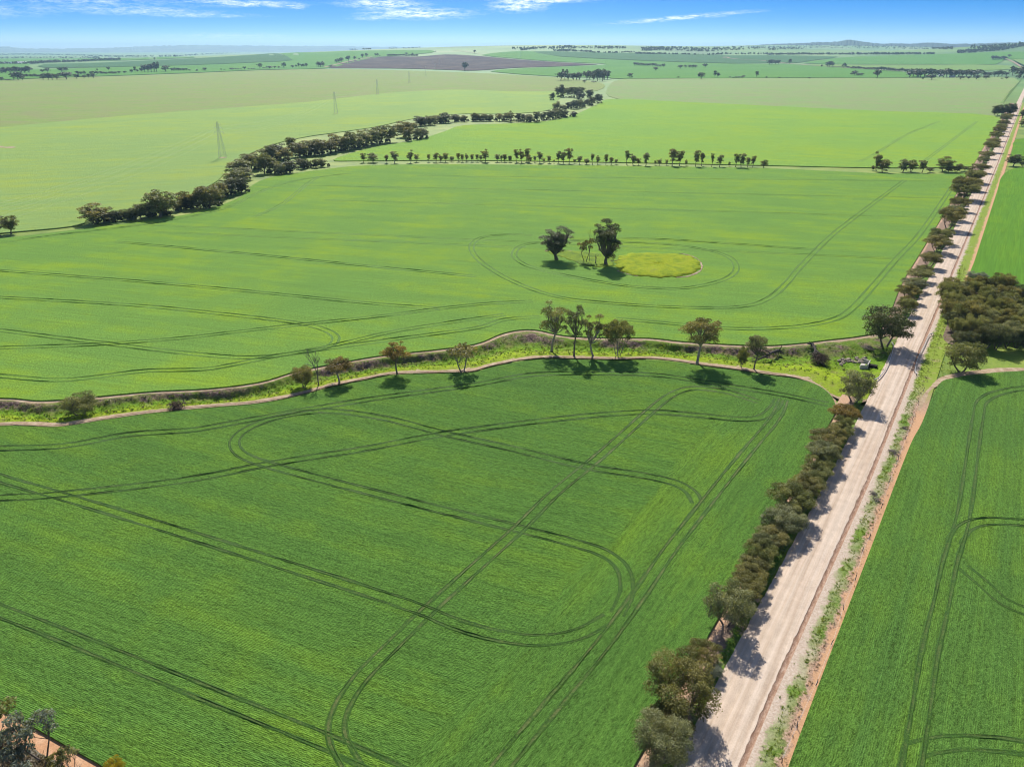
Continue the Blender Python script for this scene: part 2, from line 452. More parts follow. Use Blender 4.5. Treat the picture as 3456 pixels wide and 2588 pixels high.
# ---------------------------------------------------------------- land: base sheet, hills
CREEK_TOP = [(-420, 880), (-200, 868), (0, 862), (90, 868), (200, 860), (330, 848), (450, 842), (560, 828), (640, 805), (740, 785), (830, 770), (950, 757), (1030, 745),
             (1080, 725), (1120, 716), (1160, 716), (1220, 728), (1300, 732), (1400, 733), (1470, 740), (1560, 746), (1650, 749), (1720, 745),
             (1790, 737), (1850, 730), (1890, 725), (1944, 722)]
CREEK_BOT = [(-420, 945), (-200, 930), (0, 914), (60, 914), (130, 915), (230, 900), (330, 886), (470, 873), (560, 865), (640, 850), (720, 829), (790, 815), (850, 804),
             (960, 800), (1020, 798), (1060, 787), (1120, 775), (1180, 769), (1240, 770), (1330, 772), (1400, 771), (1460, 776), (1530, 786),
             (1600, 795), (1660, 804), (1720, 812), (1765, 828), (1798, 850), (1840, 866), (1872, 862)]
def world_line(vpts, z=0.0, n=8):
    return catmull([gv(u, v, z) for u, v in vpts], n)
def eq_resample(pts, n):
    d = [0.0]
    for a, b in zip(pts, pts[1:]): d.append(d[-1] + (b - a).length)
    out = []; j = 0
    for i in range(n):
        t = d[-1] * i / (n - 1)
        while j < len(d) - 2 and d[j + 1] < t: j += 1
        k = (t - d[j]) / max(d[j + 1] - d[j], 1e-9)
        out.append(pts[j].lerp(pts[j + 1], min(max(k, 0), 1)))
    return out
ct_line, cb_line = world_line(CREEK_TOP), world_line(CREEK_BOT)
mid_line = [(a + b) / 2 for a, b in zip(eq_resample(ct_line, 120), eq_resample(cb_line, 120))]
mid_np = np.array([(p.x, p.y) for p in mid_line])

m, g_ = mat('open_ground')
co = g_.n('ShaderNodeTexCoord').outputs['Object']
dist = g_.vmath('LENGTH', co)
n1 = g_.noise(co, 0.03, 5.0, 0.6); n2 = g_.noise(co, 1.1, 4.0, 0.65); n3 = g_.noise(co, 0.0011, 5.0, 0.6)
near = g_.ramp(g_.math('ADD', g_.math('MULTIPLY', n1, 0.7), g_.math('MULTIPLY', n2, 0.3)), [(0.38, (0.09, 0.15, 0.02)), (0.5, (0.17, 0.24, 0.025)), (0.64, (0.25, 0.29, 0.05))])
far = g_.ramp(n3, [(0.36, (0.075, 0.155, 0.05)), (0.46, (0.095, 0.205, 0.045)), (0.55, (0.125, 0.235, 0.05)), (0.66, (0.19, 0.26, 0.08))])
colr = g_.mix(g_.maprange(dist, 1300, 2600), near, far)
finish(m, g_, colr, 0.75, 0.2, bumpn(g_, n2, 0.6, 0.3), 0.1)
M['ground'] = m

azs = np.concatenate([np.arange(-180, -48, 4.0), np.arange(-48, 48, 0.4), np.arange(48, 180, 4.0)])
rad = [12.0]
while rad[-1] < 70000: rad.append(rad[-1] * 1.032)
rad = np.array(rad)
AA, RR = np.meshgrid(np.radians(azs), rad)
X, Y = RR * np.sin(AA), RR * np.cos(AA)
Z = T(X, Y) - 0.30 - np.clip((RR - 2500) / 3000, 0, 1) * 0.8
poly = [(p.x, p.y) for p in ct_line] + [(p.x, p.y) for p in cb_line[::-1]]
inside_c = np.zeros(X.shape, bool)
for (x1, y1), (x2, y2) in zip(poly, poly[1:] + poly[:1]):
    if abs(y2 - y1) < 1e-9: continue
    inside_c ^= ((y1 > Y) != (y2 > Y)) & (X < (x2 - x1) * (Y - y1) / (y2 - y1) + x1)
Z = Z - 4.0 * inside_c
nr, na = X.shape
verts = np.stack([X, Y, Z], -1).reshape(-1, 3)
idx = np.arange(nr * na).reshape(nr, na)
q_ = np.stack([idx[:-1, :-1], idx[:-1, 1:], idx[1:, 1:], idx[1:, :-1]], -1).reshape(-1, 4)[:, ::-1]
wrap = np.stack([idx[:-1, -1], idx[:-1, 0], idx[1:, 0], idx[1:, -1]], -1)[:, ::-1]
quads = np.concatenate([q_, wrap])
verts = np.concatenate([verts, [[0, 0, -0.30]]])
tag(link('ground', np_mesh('ground', verts, quads, smooth=True), M['ground']), 'open grassy land reaching out to the horizon', 'ground', kind='structure')
# the little disc under the drone
ring = [tuple(verts[i]) for i in idx[0]]
tag(link('ground', new_mesh('ground_disc', ring + [(0, 0, -0.30)], [(len(ring), (i + 1) % len(ring), i) for i in range(len(ring))]), M['ground']), 'grassy ground straight below the camera', 'ground', kind='structure')

def hills(name, prof, D, front, label, col, seed):
    rng = random.Random(seed)
    mm, gg = mat(name)
    cc = gg.n('ShaderNodeTexCoord').outputs['Object']
    a = gg.noise(cc, 0.0012, 6.0, 0.65)
    b = gg.noise(cc, 0.006, 4.0, 0.6)
    cl_ = gg.ramp(gg.math('ADD', gg.math('MULTIPLY', a, 0.6), gg.math('MULTIPLY', b, 0.4)), [(0.42, col[0]), (0.55, col[1])])
    finish(mm, gg, cl_, 0.9, 0.1)
    pts = catmull([(u, v, 0) for u, v in prof], 12)
    V, Fc = [], []
    rows = [(-front, 0.0), (-front * .8, 0.12), (-front * .6, 0.32), (-front * .4, 0.58), (-front * .2, 0.8), (-front * .07, 0.95), (0, 1.0), (front * .3, 0.85), (front * .8, 0.3), (front * 1.2, -0.05)]
    for i, p in enumerate(pts):
        dx, dy, dz = ray(p.x * K, p.y * K)
        hxy = math.hypot(dx, dy)
        ux, uy = dx / hxy, dy / hxy
        top = CAM_H + dz / hxy * D + rng.uniform(-.012, .012) * D * 0.03
        for k, (off, f) in enumerate(rows):
            r = D + off + rng.uniform(-.06, .06) * front
            if k == 6: r = D
            hh = top * f * (1 if k in (0, 6, 9) else rng.uniform(.88, 1.08)) - (4 if k in (0, 9) else 0)
            V.append((ux * r, uy * r, hh))
    n = len(rows)
    for i in range(len(pts) - 1):
        for k in range(n - 1):
            Fc.append((i * n + k, (i + 1) * n + k, (i + 1) * n + k + 1, i * n + k + 1))
    o = link('hills', new_mesh(name, V, Fc, True), mm)
    return tag(o, label, 'hills', kind='structure')
hills('west_range', [(-500, 102), (-200, 100), (0, 101), (25, 103.2), (60, 105), (120, 105.5), (200, 104.5), (270, 102.5), (300, 101), (360, 99), (440, 98), (540, 99), (620, 100), (720, 100), (850, 101.5), (1000, 103.5), (1200, 105.5)],
      33000, 5000, 'faint blue range along the horizon at the left', ((0.10, 0.13, 0.07), (0.16, 0.2, 0.1)), 3)
hills('east_range', [(1380, 105), (1500, 102.5), (1580, 100), (1640, 97.5), (1665, 96), (1700, 94.8), (1740, 93.2), (1760, 92), (1800, 91), (1818, 89), (1830, 86.5), (1842, 87.5), (1860, 90), (1880, 93), (1905, 95), (1930, 94.2), (1970, 94.8), (2000, 92.8), (2030, 94), (2060, 95.5), (2110, 94.6), (2160, 93), (2211, 92), (2400, 90), (2700, 92)],
      15500, 3500, 'blue wooded hills with a low peak at the right horizon', ((0.022, 0.036, 0.030), (0.05, 0.08, 0.045)), 4)

# ---------------------------------------------------------------- fields
def field(name, vpts, z, mtl, label, smooth_n=6, dense=None, cat='field', skirt=0.5, world=False):
    """a paddock as one sheet; dense = spacing (photo px) of inner points where the land rolls"""
    if smooth_n > 1: b = [(p.x, p.y) for p in catmull([(u * K, v * K, 0) for u, v in vpts], smooth_n, True)]
    else: b = [(u * K, v * K) for u, v in vpts]
    nb = len(b)
    pts = [Vector(p) for p in b]
    if dense:
        dx, dy = dense
        us = [p[0] for p in b]; vs = [p[1] for p in b]
        y_ = min(vs)
        def inside(x, y):
            c = False
            for i in range(nb):
                x1, y1 = b[i]; x2, y2 = b[i - 1]
                if (y1 > y) != (y2 > y) and x < (x2 - x1) * (y - y1) / (y2 - y1) + x1: c = not c
            return c
        while y_ < max(vs):
            x_ = min(us)
            while x_ < max(us):
                if inside(x_, y_): pts.append(Vector((x_ + 0.013, y_ + 0.007)))
                x_ += dx
            y_ += dy
    vo, eo, fo, _, _, _ = delaunay_2d_cdt(pts, [(i, (i + 1) % nb) for i in range(nb)], [], 1, 0.001)
    V = [gp(p.x, p.y, z) for p in vo]
    Fc = [tuple(f) for f in fo]
    cnt = {}
    for f in Fc:
        for i in range(len(f)):
            e = (f[i], f[(i + 1) % len(f)])
            cnt[tuple(sorted(e))] = cnt.get(tuple(sorted(e)), 0) + 1
    ok = []
    for f in Fc:                                      # face up
        a, b_, c = V[f[0]], V[f[1]], V[f[2]]
        ok.append(f if (b_ - a).cross(c - a).z > 0 else f[::-1])
    low = {}
    for e, c in list(cnt.items()):
        if c == 1:
            for i in e:
                if i not in low:
                    low[i] = len(V); V.append(V[i] - Vector((0, 0, skirt)))
            ok.append((e[0], e[1], low[e[1]], low[e[0]]))
    o = link(name, new_mesh(name, V, ok), mtl)
    return tag(o, label, cat, kind='structure')
def vq(q, w):
    x = rq(q, w)
    u, v = px_of(x.x, x.y)
    return u / K, v / K
CZ = 0.45                                              # standing height of the crop
shift_up = lambda L, d: [(u, v + d) for u, v in L]
near_pts = shift_up(CREEK_BOT[:26], 6) + [(1765, 831), (1793, 852), (1804, 876), (1800, 898)] + [vq(-5.6, w) for w in (128, 100, 66, 30, 5, -20, -45)] + \
           [(900, 1990), (400, 1760), (225, 1655), (160, 1618), (100, 1584), (50, 1556), (0, 1529), (-200, 1425), (-420, 1320)]
field('crop_field', near_pts, CZ, M['near'], 'dark green crop field with looping wheel tracks nearest the camera', 4)
mid_pts = [(-420, 560), (-200, 535), (0, 515), (190, 493), (330, 475), (440, 455), (520, 425), (545, 400), (590, 382), (700, 366), (800, 357), (1000, 355), (1300, 358), (1640, 363), (1890, 374), (2070, 376)] + \
          [vq(-8.5, w) for w in (670, 500, 350, 280)] + [vq(-6.5, 230), vq(-7, 205)] + [(u, v - 4) for u, v in CREEK_TOP[:-2][::-1]]
field('crop_field', mid_pts, CZ, M['mid'], 'wide green crop field around the two tall dark gums', 4)
B_BRIGHT_TOP = [(1322, 214), (1450, 219), (1658, 228.5), (1900, 240), (2143, 250)]
field('crop_field', [(720, 345), (800, 320), (900, 302), (960, 284), (1000, 271), (1100, 267), (1180, 262), (1240, 248), (1290, 226)] + B_BRIGHT_TOP +
      [vq(-9, 1100), vq(-9, 900), vq(-9, 740), (2078, 360), (1890, 362), (1650, 357), (1300, 350), (1000, 346), (790, 347)], CZ, M['bright'], 'bright yellow-green crop field beyond the fence line trees', 4)
B_LEFT_TOP = [(1215, 199), (1106, 198), (978, 194), (828, 202), (678, 219), (553, 229), (370, 242.6), (225, 254), (0, 275), (-200, 292), (-420, 310)]
field('crop_field', [(-420, 545), (-200, 522), (0, 503), (165, 487), (200, 468), (330, 450), (400, 425), (470, 390), (515, 345), (620, 303), (800, 276), (900, 255), (1000, 246), (1090, 246), (1185, 238), (1205, 215)] + B_LEFT_TOP,
      CZ, M['left'], 'pale green crop field crossed by the pylons at the left', 3)
field('crop_field', [(u, v + 2.5) for u, v in B_LEFT_TOP[::-1]] + [(1290, 196), (1300, 180), (1205, 168), (1050, 159), (900, 153.5), (720, 149.5), (560, 152.5), (320, 163), (150, 168), (0, 174), (-200, 182), (-420, 192)],
      CZ - 0.12, M['olive'], 'olive thinly sown field with long streaks at the upper left', 3, dense=(24, 6))
field('crop_field', [(1345, 171), (1500, 169.5), (1700, 169), (2000, 168.5), (2190, 168.5), (2178, 200), (2160, 235)] + [(u, v + 3) for u, v in B_BRIGHT_TOP[::-1][:-1]] + [(1330, 213), (1310, 195)],
      CZ - 0.12, M['pale'], 'pale grey-green field beyond the bright field', 3, dense=(30, 8))
field('crop_field', [vq(14.2, w) for w in (-45, -20, 0)] + [vq(14.6, 30), vq(15.1, 60), vq(15.5, 90), vq(16, 115), vq(17, 130), (2025, 832), (2065, 815), (2130, 806), (2211, 801), (2500, 795), (2900, 1000), (3000, 1500), (2600, 2100), (2000, 2200)],
      CZ, M['east'], 'dark green crop field right of the gravel road', 4)
field('crop_field', [vq(17, w) for w in (300, 340, 400, 500, 600, 672)] + [(2190, 364), (2260, 361), (2450, 360), (2800, 480), (2700, 640), (2300, 660), (2180, 640), (2130, 610)],
      CZ, M['east2'], 'bright green field right of the road above the scrub', 3)
field('crop_field', [vq(19, 800), vq(19, 900), vq(19, 1010), (2260, 298), (2400, 300), (2400, 345), (2200, 345)], CZ, M['east2'], 'small green paddock at the right edge beside the road', 2)
# rolling country kilometres away
FZ = 1.4
field('far_field', [(-420, 200), (-200, 184), (0, 172), (200, 165), (400, 158), (560, 151), (700, 148), (745, 139), (800, 126), (860, 120), (930, 114.5), (930, 108.8), (850, 109), (760, 110.5), (680, 113.5), (606, 115.4), (632, 130.5), (553, 135.5), (400, 141.5), (240, 145.5), (95, 150), (-420, 165)],
      FZ, M['fgreen'], 'bright green rise below the far treeline at the left', 2, dense=(26, 3))
field('far_field', [(95, 146), (95, 139.5), (180, 137), (280, 133), (430, 126), (553, 118.5), (600, 115.8), (630, 130), (553, 134.8), (400, 140.8), (240, 144.8)],
      FZ, M['fdark'], 'dark green wedge-shaped field on the far left rise', 2, dense=(26, 3))
field('fallow_field', [(700, 146), (743, 134), (778, 128), (810, 123), (860, 122.3), (903, 122.6), (963, 118), (1028, 121), (1106, 128), (1206, 135), (1281, 138.7), (1281, 140), (1206, 143.5), (1106, 147), (1028, 152.4), (978, 151.3), (878, 148.3), (778, 147.3)],
      FZ, M['plough'], 'bare brown ploughed hill beyond the pylons', 3, dense=(20, 2.5))
field('far_field', [(1060, 155), (1120, 148.5), (1210, 144.5), (1300, 141), (1300, 137.5), (1206, 133.5), (1106, 126), (1040, 119), (1100, 112), (1150, 111.5), (1211, 123), (1406, 132.3), (1581, 138), (1700, 138.5), (1820, 145.5), (1960, 156), (2000, 162), (2000, 167.5), (1700, 168), (1345, 170), (1320, 168), (1215, 166)],
      FZ, M['fgreen'], 'green rolling field behind the pine clumps', 2, dense=(26, 3))
field('far_field', [(1150, 111.5), (1250, 112.5), (1388, 116), (1500, 116.5), (1568, 120), (1659, 120), (1809, 122.7), (1760, 130), (1721, 136), (1690, 135.5), (1581, 137), (1406, 131.5), (1211, 122.2)],
      FZ, M['fdark'], 'dark green strip of crop on the far right rise', 2, dense=(26, 3))
field('far_field', [(1735, 137), (1775, 130), (1830, 123.5), (1960, 119.5), (2080, 115.5), (2200, 112), (2300, 118), (2230, 128), (2170, 127.5), (2150, 139), (2030, 139), (1850, 139)],
      FZ, M['fgreen'], 'green slope below the wooded far hill', 2, dense=(26, 3))
field('far_field', [(1740, 140), (1850, 140), (2034, 140), (2159, 140.5), (2205, 147), (2134, 152), (1959, 150), (1834, 145)], FZ, M['fpale'], 'pale strip of field behind the farmhouse trees', 2, dense=(26, 3))
field('far_field', [(2185, 128), (2230, 129), (2330, 132), (2330, 150), (2225, 148)], FZ, M['fpale'], 'pale paddock right of the far dirt road', 1, dense=(26, 3))
field('far_field', [(-420, 160), (-100, 152), (60, 145), (60, 134), (150, 133), (270, 130.5), (420, 124.5), (380, 122), (250, 126), (0, 127), (-420, 130)], FZ, M['fgreen'], 'green plain before the dark woodland at far left', 2, dense=(30, 4))

# ---------------------------------------------------------------- dry creek reserve
NS, = (620,)
ta, tb = eq_resample(ct_line, NS), eq_resample(cb_line, NS)
TS = [-0.12, 0.0] + [0.03 + 0.94 * i / 30 for i in range(31)] + [1.0, 1.12]
rngc = np.random.default_rng(5)
def smooth_noise(n, step):
    k = rngc.random(int(n / step) + 3) * 2 - 1
    x = np.arange(n) / step
    i = x.astype(int); f = x - i; f = f * f * (3 - 2 * f)
    return k[i] * (1 - f) + k[i + 1] * f
s_d, s_a, s_b = smooth_noise(NS, 22), smooth_noise(NS, 14), smooth_noise(NS, 9)
CV, CT, CS = [], [], []
for i in range(NS):
    a, b = ta[i], tb[i]
    wdt = (b - a).length
    endf = min(1.0, (NS - 1 - i) / 26.0)               # climbs the road bank at the culvert
    d = (1.5 + 0.45 * s_d[i]) * (endf ** 0.6)
    t1 = 0.12 + 0.05 * s_a[i]; t2 = 0.34 + 0.08 * s_b[i]; t3 = 0.52 + 0.06 * s_a[i]; t4 = 0.86 + 0.03 * s_b[i]
    for t in TS:
        te = t if 0 <= t <= 1 else (t - 1) * 12 / wdt + 1 if t > 1 else t * 12 / wdt
        p = a.lerp(b, te)
        if t <= t1: z = 0.0
        elif t < t2: f = (t - t1) / (t2 - t1); z = -d * f * f * (3 - 2 * f)
        elif t < t3: z = -d
        elif t < t4: f = (t4 - t) / (t4 - t3); z = -d * f * f * (3 - 2 * f)
        else: z = 0.0
        inner = 1.0 if 0.1 < t < 0.9 else 0.0
        z += inner * 0.28 * math.sin(p.x * 0.9 + 2 * math.sin(p.y * 0.5)) * math.sin(p.y * 1.1 + p.x * 0.35) + inner * 0.15 * rngc.uniform(-1, 1)
        if t < 0 or t > 1: z = -0.1
        CV.append((p.x, p.y, z)); CT.append(t); CS.append(i / NS)
nt_ = len(TS)
cq = np.array([(i * nt_ + k, i * nt_ + k + 1, (i + 1) * nt_ + k + 1, (i + 1) * nt_ + k) for i in range(NS - 1) for k in range(nt_ - 1)])
CVn = np.array(CV)
f0 = cq[10]
if np.cross(CVn[f0[1]] - CVn[f0[0]], CVn[f0[2]] - CVn[f0[0]])[2] < 0: cq = cq[:, ::-1]
m, g_ = mat('creek_bank')
co = g_.n('ShaderNodeTexCoord').outputs['Object']
ta_ = g_.n('ShaderNodeAttribute', None, attribute_name='across').outputs['Fac']
n1 = g_.noise(co, 0.16, 5.0, 0.62, 0.3); n2 = g_.noise(co, 1.3, 4.0, 0.65); n3 = g_.noise(co, 0.06, 4.0, 0.6)
tj = g_.math('ADD', ta_, g_.maprange(n1, 0.3, 0.7, -0.09, 0.09))
tj = g_.math('ADD', tj, g_.maprange(n2, 0.3, 0.7, -0.03, 0.03))
grassy = g_.ramp(tj, [(0.30, (0.10, 0.165, 0.018)), (0.45, (0.12, 0.22, 0.014)), (0.56, (0.15, 0.24, 0.014)), (0.78, (0.23, 0.315, 0.012)), (0.90, (0.20, 0.27, 0.02))])
earth = g_.ramp(n2, [(0.35, (0.085, 0.06, 0.045)), (0.55, (0.15, 0.105, 0.085)), (0.7, (0.25, 0.18, 0.145))])
efac = g_.math('MULTIPLY', g_.ramp(tj, [(0.06, 0.0), (0.12, 1.0), (0.25, 1.0), (0.36, 0.0)]), g_.maprange(n3, 0.45, 0.55))
colr = g_.mix(efac, grassy, earth)
dry = g_.maprange(g_.noise(co, 0.22, 5.0, 0.65), 0.52, 0.66, 0.0, 0.6)
colr = g_.mix(dry, colr, (0.20, 0.19, 0.06))
dirt = g_.ramp(n1, [(0.35, (0.28, 0.20, 0.125)), (0.65, (0.40, 0.31, 0.21))])
dfac = g_.math('MAXIMUM', g_.maprange(tj, 0.02, 0.06, 1.0, 0.0), g_.maprange(tj, 0.97, 1.0))
colr = g_.mix(dfac, colr, dirt)
v = g_.maprange(n2, 0.3, 0.7, 0.7, 1.25)
colr = g_.mix(1.0, colr, g_.n('ShaderNodeCombineColor', {0: v, 1: v, 2: v}).outputs[0], 'MULTIPLY')
finish(m, g_, colr, 0.85, 0.05, bumpn(g_, g_.math('ADD', n1, n2), 0.8, 0.3), 0.0)
M['creek'] = m
creek = tag(link('creek_bed', np_mesh('creek_bed', CVn, cq, {'across': np.array(CT)}, True), M['creek']), 'grassy dry creek gully with bare banks between two fields', 'creek', kind='structure')
creek_bvh = BVHTree.FromPolygons([Vector(p) for p in CV], [tuple(int(k) for k in f) for f in cq])
def foot(u, v):
    """ground point under a photo pixel, down in the creek where there is one"""
    d = Vector(ray(u, v)).normalized()
    h = creek_bvh.ray_cast(Vector((0, 0, CAM_H)), d)
    if h[0] is not None and h[3] < 900 and (h[0].z > -9): return h[0]
    return gp(u, v)
def creek_z(x, y):
    h = creek_bvh.ray_cast(Vector((x, y, 50)), Vector((0, 0, -1)))
    return h[0].z if h[0] is not None else 0.0

def ribbon(name, line, prof, mtl, label=None, cat=None, kind='structure', step=2.0, parent=None, jitter=0.0, seed=0, taper=True):
    """strip along a world polyline; prof = [(offset, height)...]"""
    rg = random.Random(seed)
    P = resample(line, step)
    V, Fc = [], []
    n = len(prof)
    for i, p in enumerate(P):
        a, b = P[max(i - 1, 0)], P[min(i + 1, len(P) - 1)]
        t = (b - a); t.z = 0; t.normalize()
        nn = Vector((-t.y, t.x, 0))
        for k, (o_, h_) in enumerate(prof):
            j = rg.uniform(-jitter, jitter) if jitter else 0.0
            wf = 1.0 + (0.28 * math.sin(i * .13 + seed) + 0.22 * math.sin(i * .41 + 2 * seed) if jitter else 0)
            V.append(p + nn * (o_ * wf + j) + Vector((0, 0, h_ + (rg.uniform(-.3, .3) * h_ if jitter else 0))))
    for i in range(len(P) - 1):
        for k in range(n - 1):
            Fc.append((i * n + k, i * n + k + 1, (i + 1) * n + k + 1, (i + 1) * n + k)[::-1])
    o = link(name, new_mesh(name, V, Fc), mtl, parent)
    if label: tag(o, label, cat, kind=kind)
    return o
ribbon('dirt_track', world_line(CREEK_TOP, 0.0), [(-.85, 0.01), (-.5, 0.03), (0, 0.05), (.5, 0.03), (.85, 0.01)], M['dirt'], 'bare dirt track along the far edge of the creek', 'track', step=1.5, jitter=0.16, seed=1)
ribbon('dirt_track', world_line(CREEK_BOT[:25] + [(1712, 812), (1755, 825), (1786, 847), (1803, 872), (1803, 890)], 0.0), [(-.75, 0.01), (-.4, 0.03), (0, 0.05), (.4, 0.03), (.75, 0.01)], M['dirt'], 'bare dirt track along the near edge of the creek', 'track', step=1.5, jitter=0.22, seed=2)
ribbon('dirt_track', world_line([(2470, 795), (2211, 797), (2130, 802), (2070, 809), (2025, 826), (1994, 858), (1980, 888)], 0.0), [(-1.2, 0.01), (-.7, 0.03), (0, 0.05), (.7, 0.03), (1.2, 0.01)], M['dirt'], 'curving dirt track between scrub and right-hand crop', 'track', step=1.5, jitter=0.16, seed=3)
ribbon('dirt_track', [gv(-300, 1395), gv(-100, 1500), gv(0, 1550), gv(100, 1606), gv(225, 1680), gv(340, 1740)], [(-1.9, 0.02), (-1, 0.05), (1, 0.05), (1.9, 0.02)], M['red_dirt'], 'orange dirt strip in the bottom left corner', 'track', step=1.5, jitter=0.2, seed=4)
ribbon('dirt_track', [gv(-60, 314), gv(0, 318), gv(30, 320), gv(34, 319)], [(-4.5, 0.5), (0, 0.55), (4.5, 0.5)], M['dirt'], 'short bare track at the left edge in the pale field', 'track', step=6, jitter=0.3, seed=5)

def farroad(vp, half, label, mtl):
    ln = catmull([gv(u, v, FZ + 1.0) for u, v in vp], 10)
    ribbon('dirt_road', ln, [(-half, 0.0), (0, 0.3), (half, 0.0)], mtl, label, 'road', step=25)
farroad([(1562, 124.8), (1568, 123.4), (1576, 126), (1600, 128.5), (1645, 131), (1690, 136), (1720, 139.2), (1800, 144.7), (1900, 151), (1960, 155)], 9.0, 'pale dirt road winding up the far dark green rise', M['dirt'])
farroad([(700, 145.5), (730, 138.5), (760, 131), (790, 125.5), (806, 122.6)], 8.0, 'dirt track along the left edge of the brown hill', M['dirt'])
farroad([(2172, 127), (2190, 135), (2206, 145), (2214, 150)], 7.0, 'far end of the dirt road climbing at the right edge', M['dirt'])
farroad([(978, 108.5), (1000, 111), (1025, 115), (1040, 117)], 4.0, 'short dirt track on the skyline above the brown hill', M['dirt'])

# ---------------------------------------------------------------- gravel road and verges
def road_shift(w):
    return float(np.interp(w, [-80, 5, 50, 90, 200, 300, 500, 700, 3500], [0, 0, 0.8, 1.4, 1.1, 1.3, 1.7, 2.0, 2.0]))
def strip(name, prof, mtl, label, cat, w0, w1, follow=True, jit=0.0, seed=0):
    ws = []
    w = w0
    while w < w1:
        ws.append(w); w += max(1.2, (w - 40) * 0.02)
    rg = random.Random(seed)
    V, Fc = [], []
    n = len(prof)
    for w in ws:
        s = road_shift(w) if follow else 0.0
        for k, (q, z) in enumerate(prof):
            j = rg.uniform(-jit, jit) if (jit and k in (0, n - 1)) else 0
            V.append((q + s + j, w, z))
    for i in range(len(ws) - 1):
        for k in range(n - 1):
            Fc.append((i * n + k, i * n + k + 1, (i + 1) * n + k + 1, (i + 1) * n + k))
    o = link(name, new_mesh(name, V, Fc, True), mtl)
    o.location = RO
    o.rotation_euler = (0, 0, -ROAD_AZ)
    return tag(o, label, cat, kind='structure')
# gravel
m, g_ = mat('pale_gravel')
co = g_.n('ShaderNodeTexCoord').outputs['Object']
q = g_.n('ShaderNodeSeparateXYZ', {0: co}).outputs[0]
stv = g_.vmath('MULTIPLY', co, (1.5, 0.025, 1.0))
st1 = g_.noise(stv, 1.0, 5.0, 0.6); n1 = g_.noise(co, 0.35, 4.0, 0.6); n2 = g_.noise(co, 5.0, 4.0, 0.7); n3 = g_.noise(g_.vmath('MULTIPLY', co, (0.6, 0.12, 1.0)), 1.0, 4.0, 0.6)
base = g_.ramp(st1, [(0.30, (0.43, 0.325, 0.235)), (0.46, (0.50, 0.395, 0.30)), (0.64, (0.555, 0.455, 0.36))])
base = g_.mix(g_.maprange(n3, 0.5, 0.7, 0.0, 0.35), base, (0.45, 0.34, 0.26))
wear = g_.math('MULTIPLY', g_.math('SINE', g_.math('ADD', g_.math('MULTIPLY', q, 3.3), g_.math('MULTIPLY', n1, 3.0))), 0.06)
v = g_.math('ADD', g_.math('ADD', g_.maprange(n2, 0.25, 0.75, 0.82, 1.15), wear), g_.maprange(n1, 0.3, 0.7, -0.09, 0.09))
base = g_.mix(1.0, base, g_.n('ShaderNodeCombineColor', {0: v, 1: v, 2: v}).outputs[0], 'MULTIPLY')
finish(m, g_, base, 0.92, 0.1, bumpn(g_, g_.math('ADD', n2, g_.math('MULTIPLY', st1, 1.5)), 0.6, 0.06))
M['gravel'] = m
strip('gravel_road', [(-0.5, 0.02), (0.0, 0.07), (1.5, 0.12), (3.8, 0.19), (6.0, 0.13), (7.4, 0.08), (7.75, 0.06)], M['gravel'], 'straight pale gravel road running to the upper right corner', 'road', -70, 3400, jit=0.12, seed=11)
# gutter
m, g_ = mat('brown_gutter')
co = g_.n('ShaderNodeTexCoord').outputs['Object']
n1 = g_.noise(g_.vmath('MULTIPLY', co, (2.0, 0.5, 1.0)), 1.0, 5.0, 0.65); n2 = g_.noise(co, 4.0, 4.0, 0.7)
base = g_.ramp(g_.math('ADD', g_.math('MULTIPLY', n1, 0.6), g_.math('MULTIPLY', n2, 0.4)), [(0.36, (0.20, 0.115, 0.075)), (0.5, (0.30, 0.19, 0.13)), (0.66, (0.46, 0.335, 0.25))])
finish(m, g_, base, 0.95, 0.05, bumpn(g_, n2, 0.7, 0.08))
M['gutter'] = m
strip('gutter', [(7.70, 0.058), (7.95, -0.06), (8.25, -0.16), (8.5, -0.10), (8.75, 0.05)], M['gutter'], 'thin brown washed-out gutter along the right side of the road', 'gutter', -70, 1800, jit=0.05, seed=12)
# right verge: pale stony shoulder, grass strip, bare pink ground, orange track at the crop
m, g_ = mat('right_verge')
co = g_.n('ShaderNodeTexCoord').outputs['Object']
sx = g_.n('ShaderNodeSeparateXYZ', {0: co})
n1 = g_.noise(co, 0.28, 5.0, 0.62, 0.3); n2 = g_.noise(co, 2.2, 5.0, 0.7); n3 = g_.noise(g_.vmath('MULTIPLY', co, (1.0, 0.05, 1.0)), 1.0, 3.0)
q = g_.math('ADD', sx.outputs[0], g_.math('ADD', g_.maprange(n1, 0.3, 0.7, -0.9, 0.9), g_.maprange(n2, 0.3, 0.7, -0.5, 0.5)))
wv = sx.outputs[1]
qq = g_.math('SUBTRACT', q, g_.maprange(wv, 5.0, 90.0, 0.0, 1.3))
stone = g_.ramp(n2, [(0.3, (0.34, 0.25, 0.185)), (0.5, (0.45, 0.36, 0.28)), (0.7, (0.54, 0.455, 0.375))])
grs = g_.ramp(n2, [(0.3, (0.06, 0.115, 0.018)), (0.5, (0.11, 0.19, 0.022)), (0.72, (0.21, 0.27, 0.06))])
bare = g_.ramp(n2, [(0.32, (0.25, 0.155, 0.105)), (0.52, (0.39, 0.255, 0.175)), (0.7, (0.50, 0.37, 0.28))])
org = g_.ramp(n2, [(0.3, (0.42, 0.235, 0.125)), (0.6, (0.52, 0.31, 0.175)), (0.75, (0.58, 0.40, 0.26))])
fg = g_.math('MULTIPLY', g_.maprange(qq, 9.9, 10.6), g_.maprange(qq, 12.2, 12.9, 1.0, 0.0))
dryf = g_.maprange(g_.noise(co, 0.09, 4.0), 0.42, 0.6, 0.35, 1.0)
c_ = g_.mix(g_.maprange(qq, 11.4, 12.6), stone, bare)
